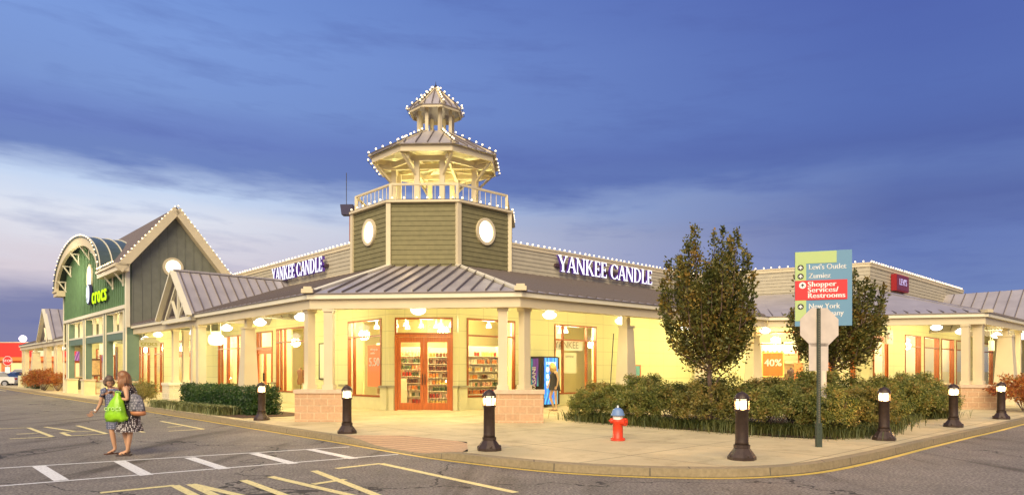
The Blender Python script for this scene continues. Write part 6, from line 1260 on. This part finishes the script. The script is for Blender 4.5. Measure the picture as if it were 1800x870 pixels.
def dots_mat(name, base_, dot, sc, thr):
    m_ = mat(name, base_, .8); nt = m_.node_tree; N = nt.nodes; L = nt.links; b = N['Principled BSDF']; tc = N.new('ShaderNodeTexCoord'); v = N.new('ShaderNodeTexVoronoi'); v.inputs['Scale'].default_value = sc; v.inputs['Randomness'].default_value = .25; L.new(tc.outputs['Object'], v.inputs['Vector'])
    lt = N.new('ShaderNodeMath'); lt.operation = 'LESS_THAN'; L.new(v.outputs['Distance'], lt.inputs[0]); lt.inputs[1].default_value = thr; mx = N.new('ShaderNodeMix'); mx.data_type = 'RGBA'; L.new(lt.outputs[0], mx.inputs['Factor']); mx.inputs[6].default_value = (*base_, 1); mx.inputs[7].default_value = (*dot, 1); L.new(mx.outputs[2], b.inputs['Base Color']); return m_
def shoe(rt, an, toe, m_, strap=True):
    d_ = (toe - an); d_.z = 0; d_.normalize(); s_ = V3(-d_.y, d_.x, 0); mb = MB(); sole = []
    for t, w_ in ((-.06, .028), (-.03, .036), (.05, .032), (.12, .044), (.17, .040), (.205, .02)): sole.append((t, w_))
    c0 = V3(an.x, an.y, 0); L1 = [c0 + d_ * t + s_ * w_ for t, w_ in sole] + [c0 + d_ * t - s_ * w_ for t, w_ in sole[::-1]]; mb.hexa([(p.x, p.y, .001) for p in L1], [(p.x, p.y, .024) for p in L1])
    if strap: mb.tube([c0 + d_ * .13 + V3(0, 0, .03) + s_ * .0, c0 + d_ * .09 + s_ * .03 + V3(0, 0, .05), c0 + d_ * .05 + s_ * .042 + V3(0, 0, .024)], .008, 5).tube([c0 + d_ * .13 + V3(0, 0, .03), c0 + d_ * .09 - s_ * .03 + V3(0, 0, .05), c0 + d_ * .05 - s_ * .042 + V3(0, 0, .024)], .008, 5)
    mb.tube([c0 + s_ * .036 + V3(0, 0, .06) + d_ * .02, c0 + d_ * .06 + V3(0, 0, .075), c0 - s_ * .036 + V3(0, 0, .06) + d_ * .02], .010, 5)
    mb.build('sandal', m_, rt)
SHOE = mat('shoe_leather', (.05, .03, .025), .5)
# woman in the polka dot dress, walking left, holding the bag
w1 = G(224, 800, 0); kk = 12.66 / F
J1 = dict(pelvis=V3(.02, .0, .88), chest=V3(.03, 0, 1.18), neck=V3(.0, 0, 1.375), head=V3(-.075, -.01, 1.50), shL=V3(.0, .16, 1.335), elL=V3(-.07, .20, 1.08), wrL=V3(-.13, .03, 1.14), handL=V3(-.13, -.09, 1.17),
          shR=V3(.055, -.17, 1.335), elR=V3(.13, -.22, 1.08), wrR=V3(-.03, -.20, 1.11), handR=V3(-.115, -.13, 1.16), hipL=V3(-.01, .09, .86), hipR=V3(.05, -.09, .86), knL=V3(-.09, .08, .48), knR=V3(.10, -.08, .47), anL=V3(-.03, .08, .085), anR=V3(.045, -.08, .085), toeL=V3(-.18, .07, .03), toeR=V3(-.11, -.10, .03))
p1, h4 = person((*w1, 0), YAW, J1, V3(-.90, -.30, -.34), (.58, .32, .18), 'woman in black and white dotted dress looking down, shoulder bag behind her, crossing the road')
hair(p1, h4, mat('light_brown_hair', (.24, .105, .038), .45, var=.3, vscale=25, stretch=(1, 1, .15)), .30)
POLKA = dots_mat('dotted_cloth', (.02, .015, .02), (.75, .7, .68), 26, .26); POLKA2 = dots_mat('hem_cloth', (.05, .035, .04), (.75, .7, .68), 34, .36)
loft([(.04, 0, 1.31, .085, .13), (.035, 0, 1.24, .125, .165), (.02, -.0, 1.17, .145, .17), (.03, 0, 1.05, .125, .15), (.04, 0, .98, .135, .155), (.03, 0, .86, .18, .185), (.03, 0, .72, .20, .20)]).build('dress', POLKA, p1, True)
mb = MB(); n = 28; b0 = 0
for z, rx, ry in ((.722, .201, .201), (.60, .215, .21), (.50, .245, .235), (.47, .250, .24)):
    for j in range(n): t = 2 * math.pi * j / n; k_ = 1 + .05 * math.sin(j * 1.8) * (1 if z < .7 else 0); mb.v.append((.03 + rx * k_ * math.cos(t), ry * k_ * math.sin(t), z))
for i in range(3):
    for j in range(n): mb.f.append((i * n + j, i * n + (j + 1) % n, (i + 1) * n + (j + 1) % n, (i + 1) * n + j)); mb.m.append(0)
mb.build('skirt', POLKA2, p1, True); MB().tube([(.0, -.11, 1.29), (.02, -.12, 1.38), (.07, -.10, 1.30)], .013, 6).tube([(.0, .10, 1.29), (.02, .11, 1.38), (.07, .1, 1.30)], .013, 6).build('dress_strap', POLKA, p1)
for s_ in 'LR': shoe(p1, J1['an' + s_], J1['toe' + s_], SHOE)
def P1(x, y, z): c_, s2 = math.cos(YAW), math.sin(YAW); return (w1[0] + x * c_ - y * s2, w1[1] + x * s2 + y * c_, z)
# green carrier bag
bg = root('carrier_bag', 'bright lime green plastic carrier bag held between the two women', 'bag', P1(-.13, -.2, .7)); mb = MB(); n = 26; rr = []
prof = [(1.215, .035, .02, -.10), (1.17, .045, .03, -.10), (1.13, .07, .05, -.105), (1.06, .115, .075, -.11), (.95, .15, .10, -.12), (.82, .18, .115, -.13), (.73, .205, .11, -.125), (.69, .20, .07, -.12), (.68, .05, .02, -.12)]
b0 = len(mb.v); prof = [(z, rx, ry, xc + .045) for z, rx, ry, xc in prof]
for i, (z, rx, ry, xc) in enumerate(prof):
    for j in range(n):
        t = 2 * math.pi * j / n; k_ = 1 + .07 * math.sin(j * 3.7 + i * .6) + .04 * math.sin(j * 7.1 - i); mb.v.append(P1(xc + rx * k_ * math.copysign(abs(math.cos(t)) ** .75, math.cos(t)), -.23 + ry * k_ * math.sin(t), z + .02 * math.sin(j * 1.3) * (i > 5)))
for i in range(len(prof) - 1):
    for j in range(n): mb.f.append((i * n + j, i * n + (j + 1) % n, (i + 1) * n + (j + 1) % n, (i + 1) * n + j)); mb.m.append(0)
mb.f.append(tuple((len(prof) - 1) * n + j for j in range(n))); mb.m.append(0)
LIMEB = mat('lime_plastic', (.28, .58, .015), .3, var=.25, vscale=6, bump=.35, bscale=14, emit=(.3, .6, .02), es=.0); mb.build('bag_body', LIMEB, bg, True)
MB().tube([P1(-.12, -.2, 1.19), P1(-.12, -.17, 1.24), P1(-.05, -.15, 1.23), P1(-.02, -.19, 1.18)], .012, 6).build('bag_handle', LIMEB, bg)
mb = MB(); put(mb, text_mesh('crocs', .15, .003), P1(-.075, -.352, .93), (cy, sy)); mb.build('lettering', mat('pale_print', (.5, .75, .25), .5), bg)
# shoulder bag
PLAID = brick_mat('check_cloth', (.045, .045, .07), (.40, .38, .40), (.10, .10, .12), .05, .05, .006, .5, .1, .1)
sb_ = root('shoulder_bag', 'dark checked shoulder bag with tan base on the dotted dress', 'bag', P1(.3, -.15, 1.0)); ring_ = lambda z, x, rx, ry: (*P1(x, -.12, 0)[:2], z, rx, ry)
MB().tubes_z([ring_(1.19, .20, .04, .04), ring_(1.15, .215, .10, .065), ring_(1.02, .24, .14, .085), ring_(.90, .255, .15, .09), ring_(.86, .265, .145, .088)], 18, rot=YAW).build('bag_body', PLAID, sb_, True); MB().tubes_z([ring_(.862, .27, .147, .09), ring_(.80, .285, .14, .085), ring_(.775, .30, .08, .05)], 18, rot=YAW).build('bag_base', mat('tan_leather', (.42, .17, .07), .45), sb_, True)
MB().tube([P1(.13, -.17, 1.16), P1(.07, -.20, 1.30), P1(.045, -.17, 1.395), P1(.10, -.12, 1.38), P1(.24, -.12, 1.2)], .012, 6).build('strap', SHOE, sb_)
# short-haired woman beside her
w2 = G(203, 797, 0)
J2 = dict(pelvis=V3(-.05, .05, .86), chest=V3(-.07, .04, 1.14), neck=V3(-.10, .02, 1.29), head=V3(-.125, .0, 1.41), shL=V3(.02, .12, 1.24), elL=V3(.08, .02, 1.06), wrL=V3(.06, -.12, 1.16), handL=V3(.02, -.19, 1.22),
          shR=V3(-.19, -.08, 1.235), elR=V3(-.235, -.10, .99), wrR=V3(-.30, -.14, .84), handR=V3(-.35, -.16, .80), hipL=V3(.03, .10, .84), hipR=V3(-.10, 0, .84), knL=V3(.09, .14, .46), knR=V3(-.06, -.02, .46), anL=V3(.14, .2, .085), anR=V3(-.005, 0, .085), toeL=V3(.17, .08, .03), toeR=V3(-.09, -.12, .03))
p2, h4 = person((*w2, 0), YAW, J2, V3(.62, -.62, -.46), (.52, .29, .17), 'short-haired woman in blue-grey patterned dress reaching towards the green bag')
hair(p2, h4, mat('grey_brown_hair', (.11, .07, .048), .6, var=.35, vscale=30), 0)
BLG = dots_mat('blue_grey_print', (.10, .11, .17), (.26, .26, .34), 22, .33)
loft([(-.085, .03, 1.285, .07, .06), (-.08, .03, 1.25, .135, .105), (-.075, .03, 1.15, .16, .125), (-.06, .04, 1.0, .155, .13), (-.05, .05, .86, .17, .145), (-.04, .06, .62, .165, .15), (-.03, .07, .49, .17, .155)]).build('dress', BLG, p2, True)
MB().tube([tuple(J2['shR'] + V3(.05, .02, .02)), tuple(J2['shR']), tuple(J2['shR'].lerp(J2['elR'], .45))], [.06, .066, .058], 12, cap=False).build('sleeve', BLG, p2, True); MB().tube([tuple(J2['shL'] + V3(-.05, 0, .02)), tuple(J2['shL']), tuple(J2['shL'].lerp(J2['elL'], .55))], [.06, .066, .058], 12, cap=False).build('sleeve', BLG, p2, True)
MB().tube([tuple(J2['wrR'] + V3(-.0, 0, .035)), tuple(J2['wrR'] + V3(-.012, -.004, .015))], .031, 10, cap=False).build('bracelet', REFL, p2)
for s_ in 'LR': shoe(p2, J2['an' + s_], J2['toe' + s_], mat('brown_sandal', (.10, .045, .03), .5))
# blonde woman by the machine
w3 = G(974, 721.5); J3 = dict(pelvis=V3(.03, 0, .98), chest=V3(0.0, 0, 1.30), neck=V3(-.02, 0, 1.50), head=V3(-.07, 0, 1.635), shL=V3(-.05, .15, 1.46), elL=V3(-.12, .15, 1.17), wrL=V3(-.20, .08, .95), handL=V3(-.24, .05, .83),
          shR=V3(.06, -.16, 1.46), elR=V3(.14, -.18, 1.16), wrR=V3(.10, -.2, .92), handR=V3(.04, -.2, .82), hipL=V3(-.01, .09, .95), hipR=V3(.05, -.09, .95), knL=V3(-.14, .08, .52), knR=V3(.06, -.06, .52), anL=V3(.0, .08, .09), anR=V3(.08, -.08, .09), toeL=V3(-.12, .02, .03), toeR=V3(.0, -.18, .03))
p3, h4 = person((*w3, GZ), YAW, J3, V3(-.93, -.2, -.1), (.62, .40, .22), 'blonde woman in a short black dress standing in front of the drinks machine')
hair(p3, h4, mat('blonde_hair', (.62, .42, .14), .45, var=.2, vscale=25, stretch=(1, 1, .15)), .26); BLKC = mat('black_dress_cloth', (.035, .032, .03), .7)
loft([(.0, 0, 1.47, .075, .10), (.0, 0, 1.40, .13, .15), (-.02, 0, 1.32, .155, .16), (.0, 0, 1.15, .14, .145), (.02, 0, 1.0, .18, .17), (.02, 0, .84, .21, .19), (.02, 0, .76, .215, .195)]).build('dress', BLKC, p3, True); MB().tube([(-.06, -.10, 1.42), (-.03, -.11, 1.52), (.04, -.1, 1.46)], .016, 6).tube([(-.06, .10, 1.42), (-.03, .11, 1.52), (.04, .1, 1.46)], .016, 6).build('dress_strap', BLKC, p3)
for s_ in 'LR': shoe(p3, J3['an' + s_], J3['toe' + s_], mat('tan_sandal', (.35, .2, .1), .5))
